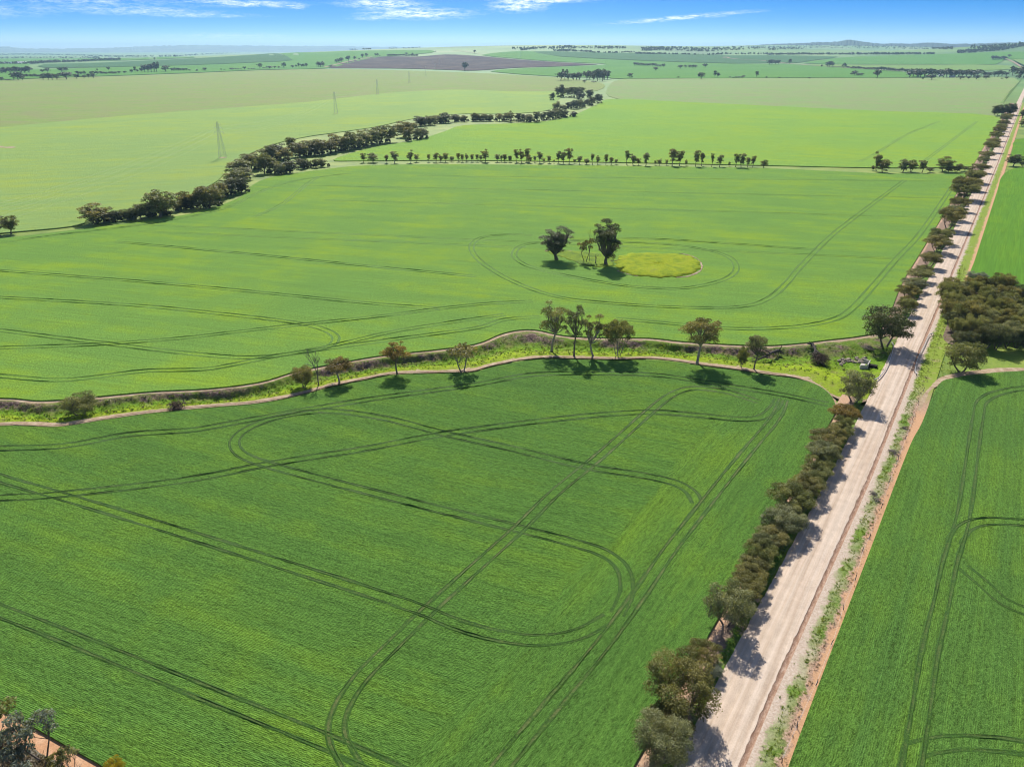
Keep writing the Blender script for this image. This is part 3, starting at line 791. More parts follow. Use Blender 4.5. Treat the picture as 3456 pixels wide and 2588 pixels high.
c_ = g_.mix(g_.math('MULTIPLY', fg, dryf), c_, grs)
farg = g_.math('MULTIPLY', g_.maprange(wv, 142, 160), g_.maprange(n1, 0.34, 0.46, 0.45, 1.0))
c_ = g_.mix(g_.math('MULTIPLY', farg, g_.maprange(qq, 9.8, 11)), c_, (0.20, 0.27, 0.035))
orgm = g_.math('MULTIPLY', g_.maprange(g_.math('SUBTRACT', q, g_.maprange(wv, 5.0, 120.0, 0.0, 1.2)), 13.1, 13.5), g_.math('MAXIMUM', g_.maprange(wv, 134, 142, 1.0, 0.0), g_.math('MULTIPLY', g_.maprange(wv, 296, 305), g_.maprange(q, 15.4, 15.8))))
c_ = g_.mix(orgm, c_, org)
finish(m, g_, c_, 0.9, 0.1, bumpn(g_, g_.math('ADD', n2, n1), 0.8, 0.14))
M['verge_r'] = m
strip('verge', [(8.70, 0.04), (9.4, 0.10), (10.4, 0.06), (11.2, 0.14), (12.2, 0.20), (12.9, 0.08), (13.6, 0.03), (14.3, 0.02), (16.0, 0.02)], M['verge_r'], 'stony shoulder with grass strip and orange dirt right of the road', 'verge', -70, 1800, seed=13)
# left verge under the roadside trees
m, g_ = mat('left_verge')
co = g_.n('ShaderNodeTexCoord').outputs['Object']
sx = g_.n('ShaderNodeSeparateXYZ', {0: co})
n1 = g_.noise(co, 0.3, 5.0, 0.62, 0.3); n2 = g_.noise(co, 2.2, 5.0, 0.7)
q = g_.math('ADD', sx.outputs[0], g_.math('ADD', g_.maprange(n1, 0.3, 0.7, -0.7, 0.7), g_.maprange(n2, 0.3, 0.7, -0.3, 0.3)))
litter = g_.ramp(n2, [(0.3, (0.13, 0.085, 0.06)), (0.5, (0.24, 0.165, 0.115)), (0.7, (0.36, 0.265, 0.20))])
grs = g_.ramp(n2, [(0.3, (0.05, 0.10, 0.016)), (0.5, (0.09, 0.17, 0.02)), (0.72, (0.17, 0.24, 0.04))])
org = g_.ramp(n2, [(0.3, (0.36, 0.22, 0.135)), (0.6, (0.48, 0.32, 0.21)), (0.75, (0.54, 0.40, 0.29))])
c_ = g_.mix(g_.math('MULTIPLY', g_.maprange(q, -2.4, -1.7), g_.maprange(n1, 0.35, 0.5, 0.15, 1.0)), litter, grs)
ql = g_.math('ADD', q, g_.maprange(sx.outputs[1], 190, 205, 0.0, 3.4))
c_ = g_.mix(g_.maprange(ql, -4.0, -3.6, 1.0, 0.0), c_, org)
finish(m, g_, c_, 0.9, 0.1, bumpn(g_, g_.math('ADD', n2, n1), 0.8, 0.15))
M['verge_l'] = m
strip('verge', [(-6.6, 0.0), (-5.0, 0.02), (-3.5, 0.06), (-2, 0.12), (-0.8, 0.06), (-0.35, 0.02)], M['verge_l'], 'dirt and grass verge left of the road below the creek', 'verge', -70, 138, False, seed=14)
strip('verge', [(-9.0, 0.0), (-6.0, 0.02), (-3.0, 0.06), (-1.5, 0.12), (0.2, 0.06), (1.0, 0.02)], M['verge_l'], 'dirt and grass verge left of the road beyond the creek', 'verge', 204, 1800, False, seed=15)

# scrub floor east of the road, corner ground, island
field('scrub_floor', [vq(14.5, 215), vq(15.5, 260), vq(17, 296), (2130, 612), (2300, 655), (2450, 700), (2450, 745), (2211, 738), (2130, 742), (2060, 745)], 0.03, soil_mat('leaf_litter', (0.10, 0.07, 0.05), (0.17, 0.125, 0.09), (0.24, 0.19, 0.12), 0.4, 0.15), 'brown leaf litter floor under the roadside scrub', 3, cat='ground', skirt=0.05)
field('corner_scrubland', [(-420, 1345), (-200, 1462), (0, 1570), (100, 1628), (225, 1705), (400, 1800), (100, 2100), (-500, 1900)], 0.04, grass_mat('grey_scrub_litter', [(0.10, 0.085, 0.065), (0.17, 0.145, 0.115), (0.22, 0.19, 0.16), (0.16, 0.17, 0.07)], 0.5, 0.3), 'grey scrubby ground in the bottom left corner', 3, cat='ground', skirt=0.05)
def island(vpts, label, mtl, rise, inner=10):
    b = catmull([gv(u, v, CZ + 0.02) for u, v in vpts], 6, True)
    c0 = sum(b, Vector()) / len(b)
    b = [c0 + (p - c0) * (1 + 0.035 * math.sin(i * 0.9) + 0.025 * math.sin(i * 2.3 + 1)) for i, p in enumerate(b)]
    c = sum(b, Vector()) / len(b)
    V, Fc = [], []
    nb = len(b)
    rg = random.Random(8)
    for k in range(inner + 1):
        f = 1 - k / inner
        for p in b:
            x = c.lerp(p, f) if k < inner else c + (p - c) * 0.01
            V.append((x.x, x.y, CZ + 0.03 + rise * math.sin(min(1, (1 - f) * 3.2) * math.pi / 2) * (0.75 + 0.25 * f) + (rg.uniform(-.12, .12) if 0 < k else 0)))
    for k in range(inner):
        for i in range(nb):
            j = (i + 1) % nb
            Fc.append((k * nb + i, k * nb + j, (k + 1) * nb + j, (k + 1) * nb + i))
    n0 = len(V)
    for p in b: V.append((p.x, p.y, 0))
    for i in range(nb):
        j = (i + 1) % nb
        Fc.append((n0 + i, n0 + j, j, i))
    me = new_mesh('grass_island', V, Fc, True)
    bm = bmesh.new(); bm.from_mesh(me); bmesh.ops.recalc_face_normals(bm, faces=bm.faces); bm.to_mesh(me); bm.free()
    return tag(link('grass_island', me, mtl), label, 'grass', kind='structure')
C3 = lambda x, y: ((1700 + x * .3617) / K, (700 + y * .3617) / K)
island([C3(*p) for p in [(1040, 520), (1060, 470), (1130, 440), (1230, 425), (1400, 425), (1600, 432), (1740, 455), (1810, 495), (1840, 545), (1820, 590), (1720, 630), (1600, 650), (1440, 655), (1250, 640), (1110, 605), (1060, 570)]],
       'oval of bright yellow-green grass in the middle field', M['pond'], 0.9)
island([C3(*p) for p in [(560, 400), (700, 408), (900, 428), (1038, 440), (1030, 480), (1020, 540), (940, 560), (760, 545), (640, 500), (560, 470), (430, 430), (400, 400)]],
       'narrow rough grass patch under the two tall dark gums', M['weedy'], 0.25)
ribbon('dirt_track', catmull([gv(*C3(x, y), CZ + 0.08) for x, y in [(1640, 430), (1750, 452), (1820, 492), (1850, 545), (1828, 595), (1730, 640), (1600, 656)]], 8), [(-.45, 0.0), (0, 0.18), (.45, 0.0)], M['dirt'], 'bare dirt rim at the right of the grass oval', 'track', step=1.2, jitter=0.25, seed=9)
ribbon('dirt_track', catmull([gv(*C3(x, y), CZ + 0.08) for x, y in [(1060, 590), (1120, 612), (1220, 638), (1260, 642)]], 8), [(-.5, 0.0), (0, 0.15), (.5, 0.0)], M['dirt'], 'bare dirt rim at the lower left of the grass oval', 'track', step=1.2, jitter=0.2, seed=10)
ribbon('dirt_track', catmull([gv(*C3(x, y), CZ + 0.08) for x, y in [(385, 408), (430, 398), (500, 396), (600, 402), (660, 410)]], 8), [(-.6, 0.0), (0, 0.15), (.6, 0.0)], M['dirt'], 'bare dirt edge behind the left dark gum', 'track', step=1.2, jitter=0.2, seed=16)

# ---------------------------------------------------------------- wheel tracks pressed through the crops
def track_mat(name, dark, soil, amt):
    m, g_ = mat(name)
    co = g_.n('ShaderNodeTexCoord').outputs['Object']
    tr = g_.n('ShaderNodeAttribute', None, attribute_name='trough').outputs['Fac']
    n1 = g_.noise(co, 0.25, 4.0, 0.6); n2 = g_.noise(co, 3.0, 4.0, 0.7)
    green = g_.ramp(n2, [(0.3, dark[0]), (0.55, dark[1]), (0.72, dark[2])])
    sf = g_.math('MULTIPLY', g_.math('MULTIPLY', tr, g_.maprange(n1, 0.40, 0.58)), g_.maprange(n2, 0.35, 0.6, 0.3, 1.0))
    col = g_.mix(g_.math('MULTIPLY', sf, amt), green, soil)
    return finish(m, g_, col, 0.8, 0.15, bumpn(g_, n2, 0.8, 0.25), 0.05)
M['trk_near'] = track_mat('near_wheel_track', ((0.020, 0.058, 0.008), (0.040, 0.100, 0.012), (0.095, 0.185, 0.014)), (0.22, 0.16, 0.09), 0.18)
M['trk_bare_shade'] = track_mat('bare_shade_toned_wheel_track', ((0.022, 0.058, 0.008), (0.042, 0.104, 0.012), (0.085, 0.165, 0.014)), (0.26, 0.19, 0.10), 0.35)  # dark greens paint in shade these sun-aligned berms don't cast, mixed with bare soil
M['trk_mid'] = track_mat('middle_wheel_track', ((0.050, 0.128, 0.016), (0.082, 0.185, 0.018), (0.140, 0.255, 0.018)), (0.24, 0.20, 0.10), 0.2)
M['trk_far'] = track_mat('far_wheel_track', ((0.10, 0.20, 0.03), (0.13, 0.24, 0.03), (0.17, 0.27, 0.03)), (0.24, 0.22, 0.10), 0.3)
def wheel_track(vpts, mtl, label, gap=1.3, wid=0.27, hgt=0.165, step=1.6, seed=0, world=None):
    line = catmull([gv(u, v, CZ) for u, v in vpts], 12) if world is None else world
    P = resample(line, step)
    rg = random.Random(seed)
    V, Fc, A = [], [], []
    prof = [(-wid - .2, 0.012, 0), (-wid, hgt, 0.1), (-wid * .55, 0.03, 1), (wid * .55, 0.03, 1), (wid, hgt, 0.1), (wid + .2, 0.012, 0)]
    n = len(prof)
    for side in (-1, 1):
        b0 = len(V)
        for i, p in enumerate(P):
            a, b = P[max(i - 1, 0)], P[min(i + 1, len(P) - 1)]
            t = b - a; t.z = 0; t.normalize()
            nn = Vector((-t.y, t.x, 0))
            e = min(1.0, i / 6, (len(P) - 1 - i) / 6) * (0.62 + 0.38 * math.sin(i * .23 + seed + side) * math.sin(i * .071 + 2 * seed) + 0.2 * math.sin(i * .9))
            for o_, h_, tr in prof:
                V.append(p + nn * (side * gap + o_ * (1 + 0.22 * math.sin(i * .31 + seed)) + rg.uniform(-.08, .08)) + Vector((0, 0, 0.012 + max(0, (h_ - 0.012)) * e * rg.uniform(.55, 1.3))))
                A.append(tr)
        for i in range(len(P) - 1):
            for k in range(n - 1):
                s = b0 + i * n + k
                Fc.append((s, s + n, s + n + 1, s + 1))
    me = np_mesh('wheel_track', np.array([tuple(v) for v in V]), np.array(Fc), {'trough': np.array(A)})
    return tag(link('wheel_track', me, mtl), label, 'track', 'wheel tracks through the crops', 'structure')
NT = [([(-120, 975), (0, 968), (139, 962), (278, 938), (416, 928), (520, 910), (640, 888), (767, 867), (862, 853), (1022, 831), (1149, 809), (1280, 806), (1408, 809), (1512, 823), (1616, 840), (1694, 853), (1746, 864), (1800, 875)], 'wheel tracks following the creek along the top of the near field'),
      ([(-120, 1086), (0, 1075), (130, 1067), (400, 1036), (590, 1000), (780, 970), (970, 935), (1200, 905), (1330, 893), (1420, 890), (1520, 898), (1600, 905), (1645, 900), (1672, 880), (1682, 862)], 'wheel tracks sweeping across the near field to the right loop'),
      ([(-120, 985), (0, 1032), (130, 1070), (330, 1130), (600, 1215), (780, 1272), (900, 1312), (1000, 1352), (1100, 1376), (1180, 1381), (1255, 1366), (1320, 1330)], 'long straight wheel tracks curving in at the lower right of near field'),
      ([(760, 890), (690, 888), (610, 898), (545, 920), (508, 948), (518, 978), (575, 1002), (700, 1036), (900, 1087), (1120, 1141), (1240, 1172), (1305, 1194), (1345, 1228), (1352, 1280), (1330, 1330)], 'hairpin wheel tracks left of centre in the near field'),
      ([(690, 885), (770, 893), (850, 907), (960, 936), (1100, 967), (1260, 1006), (1380, 1025), (1450, 1040), (1490, 1060), (1508, 1090)], 'wheel tracks crossing the near field from upper left to right'),
      ([(1640, 868), (1570, 846), (1500, 838), (1455, 850), (1410, 882), (1300, 980), (1200, 1062), (1120, 1141), (1030, 1222), (930, 1312), (850, 1390), (780, 1462), (736, 1530), (728, 1590), (765, 1660), (800, 1720)], 'straight diagonal wheel tracks through the middle of the near field'),
      ([(1692, 862), (1672, 905), (1605, 985), (1520, 1092), (1450, 1182), (1380, 1283), (1300, 1392), (1200, 1512), (1100, 1632), (1040, 1710)], 'wheel tracks parallel to the road along the near field headland'),
      ([(-120, 1270), (0, 1318), (150, 1376), (300, 1437), (500, 1518), (650, 1578), (800, 1642), (900, 1690)], 'wheel tracks near the bottom left of the near field')]
for i, (pts, lb) in enumerate(NT): wheel_track(pts, M['trk_bare_shade' if i in (5, 6) else 'trk_near'], lb, seed=i, wid=0.27 if i in (5, 6) else 0.235)
MT = [([(1150, 508), (1090, 507), (1040, 513), (1018, 532), (1035, 562), (1100, 604), (1200, 640), (1320, 655), (1480, 664), (1600, 662), (1660, 644), (1700, 610), (1725, 580), (1790, 514), (1850, 466), (1955, 388)], 'wheel tracks sweeping round the island trees and up the field'),
      ([(1180, 586), (1130, 570), (1110, 548), (1140, 527), (1250, 521), (1400, 525), (1500, 535), (1570, 553), (1590, 580), (1562, 604), (1480, 622), (1380, 620), (1280, 606), (1180, 586)], 'oval wheel tracks around the grass oval'),
      ([(-120, 758), (0, 751), (200, 744), (400, 729), (600, 706), (800, 685), (960, 665), (1060, 655), (1160, 650)], 'wheel tracks rising gently across the left of the middle field'),
      ([(-120, 634), (0, 642), (300, 660), (500, 680), (620, 694), (690, 708), (725, 728), (700, 752), (600, 768)], 'wheel tracks with a tight turn at the left of the middle field'),
      ([(-120, 696), (0, 713), (200, 738), (420, 764), (560, 771), (700, 750), (850, 716), (1000, 692), (1100, 678)], 'wheel tracks crossing another pair at the left of the middle field'),
      ([(-120, 808), (0, 812), (139, 820), (312, 801), (451, 796), (590, 770), (767, 744), (900, 726), (1030, 708), (1090, 690), (1170, 684)], 'wheel tracks following the creek along the middle field'),
      ([(1330, 688), (1500, 703), (1600, 710), (1720, 705), (1800, 690), (1840, 666), (1885, 618), (1935, 560), (1990, 500), (2055, 405)], 'wheel tracks round the right corner of the middle field'),
      ([(-120, 574), (0, 584), (400, 616), (800, 655), (960, 666)], 'straight wheel tracks through the left of the middle field'),
      ([(250, 522), (500, 545), (800, 575), (1030, 597)], 'faint straight wheel tracks left of the island trees'),
      ([(0, 525), (120, 508), (330, 482), (480, 452), (560, 415), (640, 390), (760, 374)], 'wheel tracks along the curving upper edge of middle field'),
      ([(545, 470), (610, 440), (660, 400), (690, 380)], 'short curved wheel tracks near the creek trees'),
      ([(1180, 522), (1400, 516), (1700, 535), (1780, 540)], 'faint wheel tracks behind the grass oval')]
for i, (pts, lb) in enumerate(MT): wheel_track(pts, M['trk_mid'], lb, seed=20 + i, step=2.2, hgt=0.17, wid=0.24)
for i, (x0, v0, x1, v1) in enumerate([(150, 478, 1960, 560), (700, 432, 2020, 470), (620, 400, 2040, 428), (900, 380, 2060, 392), (300, 500, 1150, 535)]):
    wheel_track([(x0 + (x1 - x0) * t / 6, v0 + (v1 - v0) * t / 6) for t in range(7)], M['trk_mid'], '%s of the long faint wheel lines across the middle field from its far edge' % ordn([3, 2, 1, 0, 4][i]), wid=0.2, hgt=0.08, step=4, seed=50 + i)
C5 = lambda x, y: ((2700 + x * .5967) / K, (1600 + y * .5967) / K)
ET = [([(2330, 830), (2211, 838), (2150, 850), (2120, 868), (2113, 895), (2105, 940), (2097, 1000), (2085, 1085), (2073, 1142), (2050, 1215), (2035, 1290), (2008, 1405), (1990, 1520), (1970, 1640), (1950, 1740)], 'wheel tracks curving down the right-hand crop field'),
      ([(2060, 1170), (2085, 1138), (2130, 1125), (2211, 1128), (2330, 1138)], 'curved wheel tracks branching right in the right-hand field'),
      ([C5(920, 520), C5(1040, 620), C5(1140, 710), C5(1267, 770), C5(1500, 850)], 'short wheel tracks at the right edge of the right-hand field'),
      ([C5(640, 1560), C5(760, 1530), C5(900, 1515), C5(1100, 1525), C5(1300, 1550), C5(1500, 1600)], 'wheel tracks near the bottom right corner')]
for i, (pts, lb) in enumerate(ET): wheel_track(pts, M['trk_near'], lb, seed=70 + i)
FT = [([(2030, 262), (1960, 290), (1880, 338), (1845, 350)], 'wheel tracks parallel to the road in the bright field'),
      ([(2110, 262), (2060, 300), (2000, 345), (1990, 352)], 'second wheel tracks beside the road in the bright field'),
      ([(2205, 172), (2190, 190), (2162, 224)], 'wheel tracks at the road end of the pale field')]
for i, (pts, lb) in enumerate(FT): wheel_track(pts, M['trk_far'], lb, seed=80 + i, wid=0.42, hgt=0.18, step=6)

# ---------------------------------------------------------------- haze: the air between here and the ranges
hb = [(-60000, -30000), (60000, -30000), (60000, 62000), (-60000, 62000)]
hz0, hz1 = -9.0, 470.0
hv = [(x, y, hz0) for x, y in hb] + [(x, y, hz1) for x, y in hb]
hm = bpy.data.materials.new('haze_air')
hm.use_nodes = True
hm.node_tree.nodes.clear()
g_ = Gr(hm.node_tree)
pv = g_.n('ShaderNodeVolumePrincipled', {'Color': (0.47, 0.76, 1.0, 1), 'Density': 3.6e-5, 'Anisotropy': 0.3})
g_.n('ShaderNodeOutputMaterial', {'Volume': pv.outputs[0]})
haze = tag(link('haze', new_mesh('haze', hv, [(0, 3, 2, 1), (4, 5, 6, 7), (0, 1, 5, 4), (1, 2, 6, 5), (2, 3, 7, 6), (3, 0, 4, 7)]), hm), 'thin blue haze in the air over the plain', 'haze', kind='stuff')

# ---------------------------------------------------------------- plant builders
def tube_np(path, rads, sides=5):
    path = np.asarray(path, float)
    V, Fc = [], []
    n = len(path)
    for i in range(n):
        t = path[min(i + 1, n - 1)] - path[max(i - 1, 0)]
        t /= max(np.linalg.norm(t), 1e-9)
        a = np.array([1.0, 0, 0]) if abs(t[0]) < 0.8 else np.array([0, 1.0, 0])
        u = np.cross(t, a); u /= np.linalg.norm(u)
        w = np.cross(t, u)
        for k in range(sides):
            an = 2 * math.pi * k / sides
            V.append(path[i] + (u * math.cos(an) + w * math.sin(an)) * rads[i])
    for i in range(n - 1):
        for k in range(sides):
            k2 = (k + 1) % sides
            Fc.append((i * sides + k, i * sides + k2, (i + 1) * sides + k2, (i + 1) * sides + k))
    return V, Fc
class Wood:
    def __init__(s): s.V, s.F = [], []
    def add(s, path, rads, sides=5):
        v, f = tube_np(path, rads, sides)
        b = len(s.V)
        s.V += v
        s.F += [tuple(i + b for i in q) for q in f]
    def mesh(s, name): return np_mesh(name, np.array(s.V), np.array(s.F), smooth=True)
def bent(rg, a, b, n=5, amp=0.08):
    a, b = np.array(a, float), np.array(b, float)
    L = np.linalg.norm(b - a)
    off = np.array([rg.uniform(-1, 1) for _ in range(3)]) * L * amp
    return [a + (b - a) * i / (n - 1) + off * math.sin(math.pi * i / (n - 1)) for i in range(n)]
def leaves(rg, clumps, count, size, flat=0.75, asp=0.5):
    """clumps = [(centre, radius, tint)]; many small leaf sprays spread through each clump"""
    rn = np.random.default_rng(rg.randrange(10 ** 9))
    tot = sum(c[1] ** 2 for c in clumps)
    Vs, As = [], []
    for c, r, tint in clumps:
        n = max(8, int(count * r * r / tot))
        d = rn.normal(size=(n, 3)); d /= np.linalg.norm(d, axis=1)[:, None]
        d[:, 2] = np.where(d[:, 2] < -0.35, -d[:, 2] * 0.7, d[:, 2])
        rr = r * (0.42 + 0.58 * rn.random(n) ** 0.6) * (0.86 + 0.28 * rn.random(n))
        P = np.array(c) + d * rr[:, None] * np.array([1, 1, flat])
        nn = d * 0.55 + rn.normal(size=(n, 3)) * 0.6 + np.array([0, 0, 0.25])
        nn /= np.linalg.norm(nn, axis=1)[:, None]
        t = np.cross(nn, rn.normal(size=(n, 3))); t /= np.linalg.norm(t, axis=1)[:, None]
        b = np.cross(nn, t)
        s = size * (0.55 + 0.9 * rn.random(n))[:, None]
        Vs.append(np.stack([P - t * s, P + b * s * asp + t * s * 0.1, P + t * s, P - b * s * asp - t * s * 0.1], 1).reshape(-1, 3))
        As.append(np.repeat(np.clip(tint + rn.normal(size=n) * 0.09, 0, 1), 4))
    V = np.concatenate(Vs); A = np.concatenate(As)
    return V, np.arange(len(V)).reshape(-1, 4), A
def pick_clumps(rg, n, h, r, zc, zr, rc, shell=0.62, mind=0.75, low=-0.75):
    out = []
    tries = 0
    while len(out) < n and tries < 3000:
        tries += 1
        a = rg.uniform(0, 2 * math.pi); z = rg.uniform(low, 1)
        k = rg.uniform(shell, 1.0)
        s = max(0.0, 1 - abs(z) ** 2.7) ** (1 / 2.7)
        cr = rc * rg.uniform(0.55, 1.4)
        p = (math.cos(a) * s * k * (r - cr * .75), math.sin(a) * s * k * (r - cr * .75), zc + z * k * max(zr - cr * .55, 0.1))
        if all(math.dist(p, q[0]) > mind * (cr + q[1]) / 1.6 for q in out):
            out.append((p, cr, rg.random()))
    return out
def gum(seed, h=10.0, r=4.0, trunk=0.35, n=12, rc=1.5, zr=None, count=3500, size=0.24, stems=1, lean=0.06, flat=0.75, shell=0.6, tr=0.028, low=-0.75, core=True, asp=0.5):
    rg = random.Random(seed)
    z0 = h * trunk * 0.8
    zr = zr or (h - z0) / 2
    zc = h - zr
    cl = pick_clumps(rg, n, h, r, zc, zr, rc, shell, low=low)
    if core: cl.append(((0, 0, zc), min(r, zr) * 0.5, rg.random() * .6))
    wd = Wood()
    tops = []
    for s in range(stems):
        a = 2 * math.pi * s / stems + rg.uniform(-.5, .5)
        spread = 0 if stems == 1 else r * 0.3
        b0 = (0.22 * math.cos(a) * (stems > 1), 0.22 * math.sin(a) * (stems > 1), -0.4)
        tp = (spread * math.cos(a) + rg.uniform(-1, 1) * lean * h, spread * math.sin(a) + rg.uniform(-1, 1) * lean * h, h * trunk * rg.uniform(.85, 1.15))
        rad = h * tr / math.sqrt(stems) * 1.15
        wd.add(bent(rg, b0, tp, 6, 0.05), [rad * 1.45, rad * 1.1, rad, rad * .92, rad * .85, rad * .75], 7)
        tops.append((tp, rad * .75))
    for c, cr, _ in cl:
        tp, rad = min(tops, key=lambda t: math.dist(t[0][:2], c[:2]))
        e = (c[0] * .92, c[1] * .92, c[2] - cr * 0.15)
        pth = bent(rg, tp, e, 6, 0.12)
        wd.add(pth, [rad * .62 * (1 - .13 * i) for i in range(6)], 5)
        for _ in range(3):                              # forks into the clump
            q = (e[0] + rg.uniform(-1, 1) * cr * .7, e[1] + rg.uniform(-1, 1) * cr * .7, e[2] + rg.uniform(-.1, .8) * cr * .7)
            wd.add(bent(rg, pth[3], q, 4, 0.1), [rad * .32, rad * .24, rad * .16, rad * .06], 4)
    V, Q, A = leaves(rg, cl, count, size, flat, asp)
    r_true = float(np.percentile(np.hypot(V[:, 0], V[:, 1]), 96)); h_true = float(np.percentile(V[:, 2], 99.3))
    return wd.mesh('trunk_mesh'), np_mesh('crown_mesh', V, Q, {'tint': A}), h_true, r_true
def twiggy(seed, h, spread, depth=4, base_r=0.14, kids=(3, 4), ang=0.6, first=0.3, droop=0.0):
    """bare branching wood"""
    rg = random.Random(seed)
    wd = Wood()
    def grow(p, d, L, rad, k):
        e = p + d * L
        wd.add(bent(rg, p, e, 4, 0.07), [rad, rad * .85, rad * .72, rad * .6], 6 if k == depth else 4 if k > 1 else 3)
        if k == 0: return
        for i in range(rg.randint(*kids)):
            nd = d + np.array([rg.uniform(-1, 1) * ang, rg.uniform(-1, 1) * ang, rg.uniform(-.35, .55) * ang - droop])
            nd /= np.linalg.norm(nd)
            grow(p + d * L * rg.uniform(.55, 1.0) if i else e, nd, L * rg.uniform(.58, .82), rad * .58, k - 1)
    grow(np.array([0, 0, -.3]), np.array([0, 0, 1.0]), h * first, base_r, depth)
    V = np.array(wd.V)
    zmax = V[:, 2].max()
    sc = np.array([spread / max(abs(V[:, :2]).max(), .1), spread / max(abs(V[:, :2]).max(), .1), h / zmax])
    return np_mesh('bare_wood', V * sc, np.array(wd.F), smooth=True)

PR = {}
PR['mallee'] = [gum(100 + i, 6.6, 4.4, 0.24, 26, 1.25, 2.5, 11000, 0.13, stems=4, flat=0.75, tr=0.026, low=-0.6) for i in range(4)]
PR['round'] = [gum(120 + i, 7.5, 4.2, 0.20, 26, 1.4, 3.4, 10500, 0.13, stems=2, low=-0.9) for i in range(2)]
PR['near'] = [gum(130 + i, 8.5, 5.6, 0.18, 34, 1.5, 4.0, 18000, 0.125, stems=3, low=-0.9, flat=0.8) for i in range(2)]
PR['tall'] = [gum(140 + i, 17, 4.9, 0.34, 22, 1.25, 6.0, 5200, 0.17, flat=0.9, shell=0.3, tr=0.016, core=False) for i in range(3)]
PR['umbrella'] = [gum(160 + i, 12, 4.8, 0.34, 24, 1.4, 4.0, 7500, 0.155, flat=0.7, tr=0.02, low=-0.7, shell=.45, core=False) for i in range(2)]
PR['giant'] = [gum(180 + i, 22, 6.5, 0.16, 34, 1.75, 9.8, 13000, 0.21, flat=0.85, shell=0.3, tr=0.026, low=-1.0) for i in range(2)]
PR['airy'] = [gum(200 + i, 9, 4.0, 0.35, 12, 1.15, 3.4, 1500, 0.22, stems=2, flat=0.8, shell=0.35, tr=0.018, core=False) for i in range(2)]
PR['mgum'] = [gum(220 + i, 11, 4.6, 0.20, 24, 1.5, 5.2, 3000, 0.30, stems=1 + i % 2, flat=0.85, tr=0.022, low=-1.0, shell=.45) for i in range(4)]
PR['msmall'] = [gum(240 + i, 9, 2.6, 0.26, 14, 1.05, 4.0, 1500, 0.25, flat=0.9, tr=0.018, low=-1.0, shell=.4) for i in range(4)]
PR['mtall'] = [gum(260 + i, 16, 3.0, 0.30, 10, 1.4, 6.4, 1100, 0.42, flat=1.0, shell=.4, tr=0.018) for i in range(2)]
PR['fgum'] = [gum(280 + i, 12, 5.5, 0.22, 8, 2.6, 5.0, 260, 1.0, flat=0.85, tr=0.03) for i in range(4)]
PR['fpine'] = [gum(300 + i, 14, 6.0, 0.12, 8, 3.2, 6.2, 420, 1.0, flat=0.95, tr=0.03) for i in range(2)]
counters = {}
def plant(name, kind, pos, h, r, leafm, label, group, barkm='bark', rng=None, parts=True, variant=None, cat='tree', sink=0.0):
    rng = rng or random
    i = counters.get(kind, 0); counters[kind] = i + 1
    tm, cm, h0, r0 = PR[kind][(i if variant is None else variant) % len(PR[kind])]
    root = empty(name, pos - Vector((0, 0, sink)), rng.uniform(0, 2 * math.pi), (r / r0, r / r0, h / h0))
    tag(root, label, cat, group)
    for nm, me, mt in (('trunk', tm, M[barkm]), ('crown', cm, M[leafm])):
        if not me.materials: me.materials.append(mt)
        o = bpy.data.objects.new(nm, me)
        o.parent = root
        COL.objects.link(o)
        o.material_slots[0].link = 'OBJECT'
        o.material_slots[0].material = mt
    return root
def size_at(p, u, v_top, w_px):
    """height and crown radius of a thing standing at p whose top is at photo row v_top and which spans w_px"""
    depth = p.y * CP - (p.z - CAM_H) * SP
    b = (CY - v_top) / F
    t = p.y / (CP + b * SP)
    return max(CAM_H + (-SP + b * CP) * t - p.z, 0.8), max(w_px * depth / F / 2, 0.5)
rt = random.Random(77)
MIX = ['leaf_olive', 'leaf_brown', 'leaf_olive', 'leaf_grey', 'leaf_brown']

# ---------------------------------------------------------------- roadside mallee row, nearest first
def crop_px(x0, y0, s, L): return [(x0 + a[0] * s, y0 + a[1] * s, a[2] * s) + tuple(a[3:]) for a in L]
ROW = crop_px(2100, 1850, .452, [(300, 1450, 330, 'leaf_grey', 'near'), (430, 1080, 470, 'leaf_brown', 'near')])
ROW += crop_px(2100, 1850, .452, [(790, 470, 290, 'leaf_grey', 'round'), (930, 270, 230, 'leaf_brown')])
ROW += crop_px(2500, 1150, .4529, [(100, 1640, 190, 'leaf_brown'), (150, 1540, 200, 'leaf_olive'), (230, 1430, 240, 'leaf_brown'), (320, 1320, 290, 'leaf_grey'), (380, 1190, 290, 'leaf_olive'),
        (490, 1065, 240, 'leaf_brown'), (570, 950, 200, 'leaf_olive'), (620, 835, 220, 'leaf_grey'), (640, 715, 230, 'leaf_brown'), (755, 640, 150, 'leaf_olive'), (780, 535, 190, 'leaf_bronze'), (860, 380, 270, 'leaf_grey', 'round')])
ROW += crop_px(2900, 600, .4528, [(365, 950, 115, 'leaf_olive'), (370, 860, 140, 'leaf_brown'), (410, 785, 150, 'leaf_grey'), (455, 715, 150, 'leaf_olive'), (530, 620, 140, 'leaf_brown'), (590, 505, 165, 'leaf_brown'), (610, 440, 140, 'leaf_olive'),
        (670, 340, 165, 'leaf_brown'), (725, 275, 120, 'leaf_grey'), (750, 210, 120, 'leaf_brown'), (780, 130, 160, 'leaf_olive'), (850, 60, 120, 'leaf_brown'), (865, 10, 110, 'leaf_olive')])
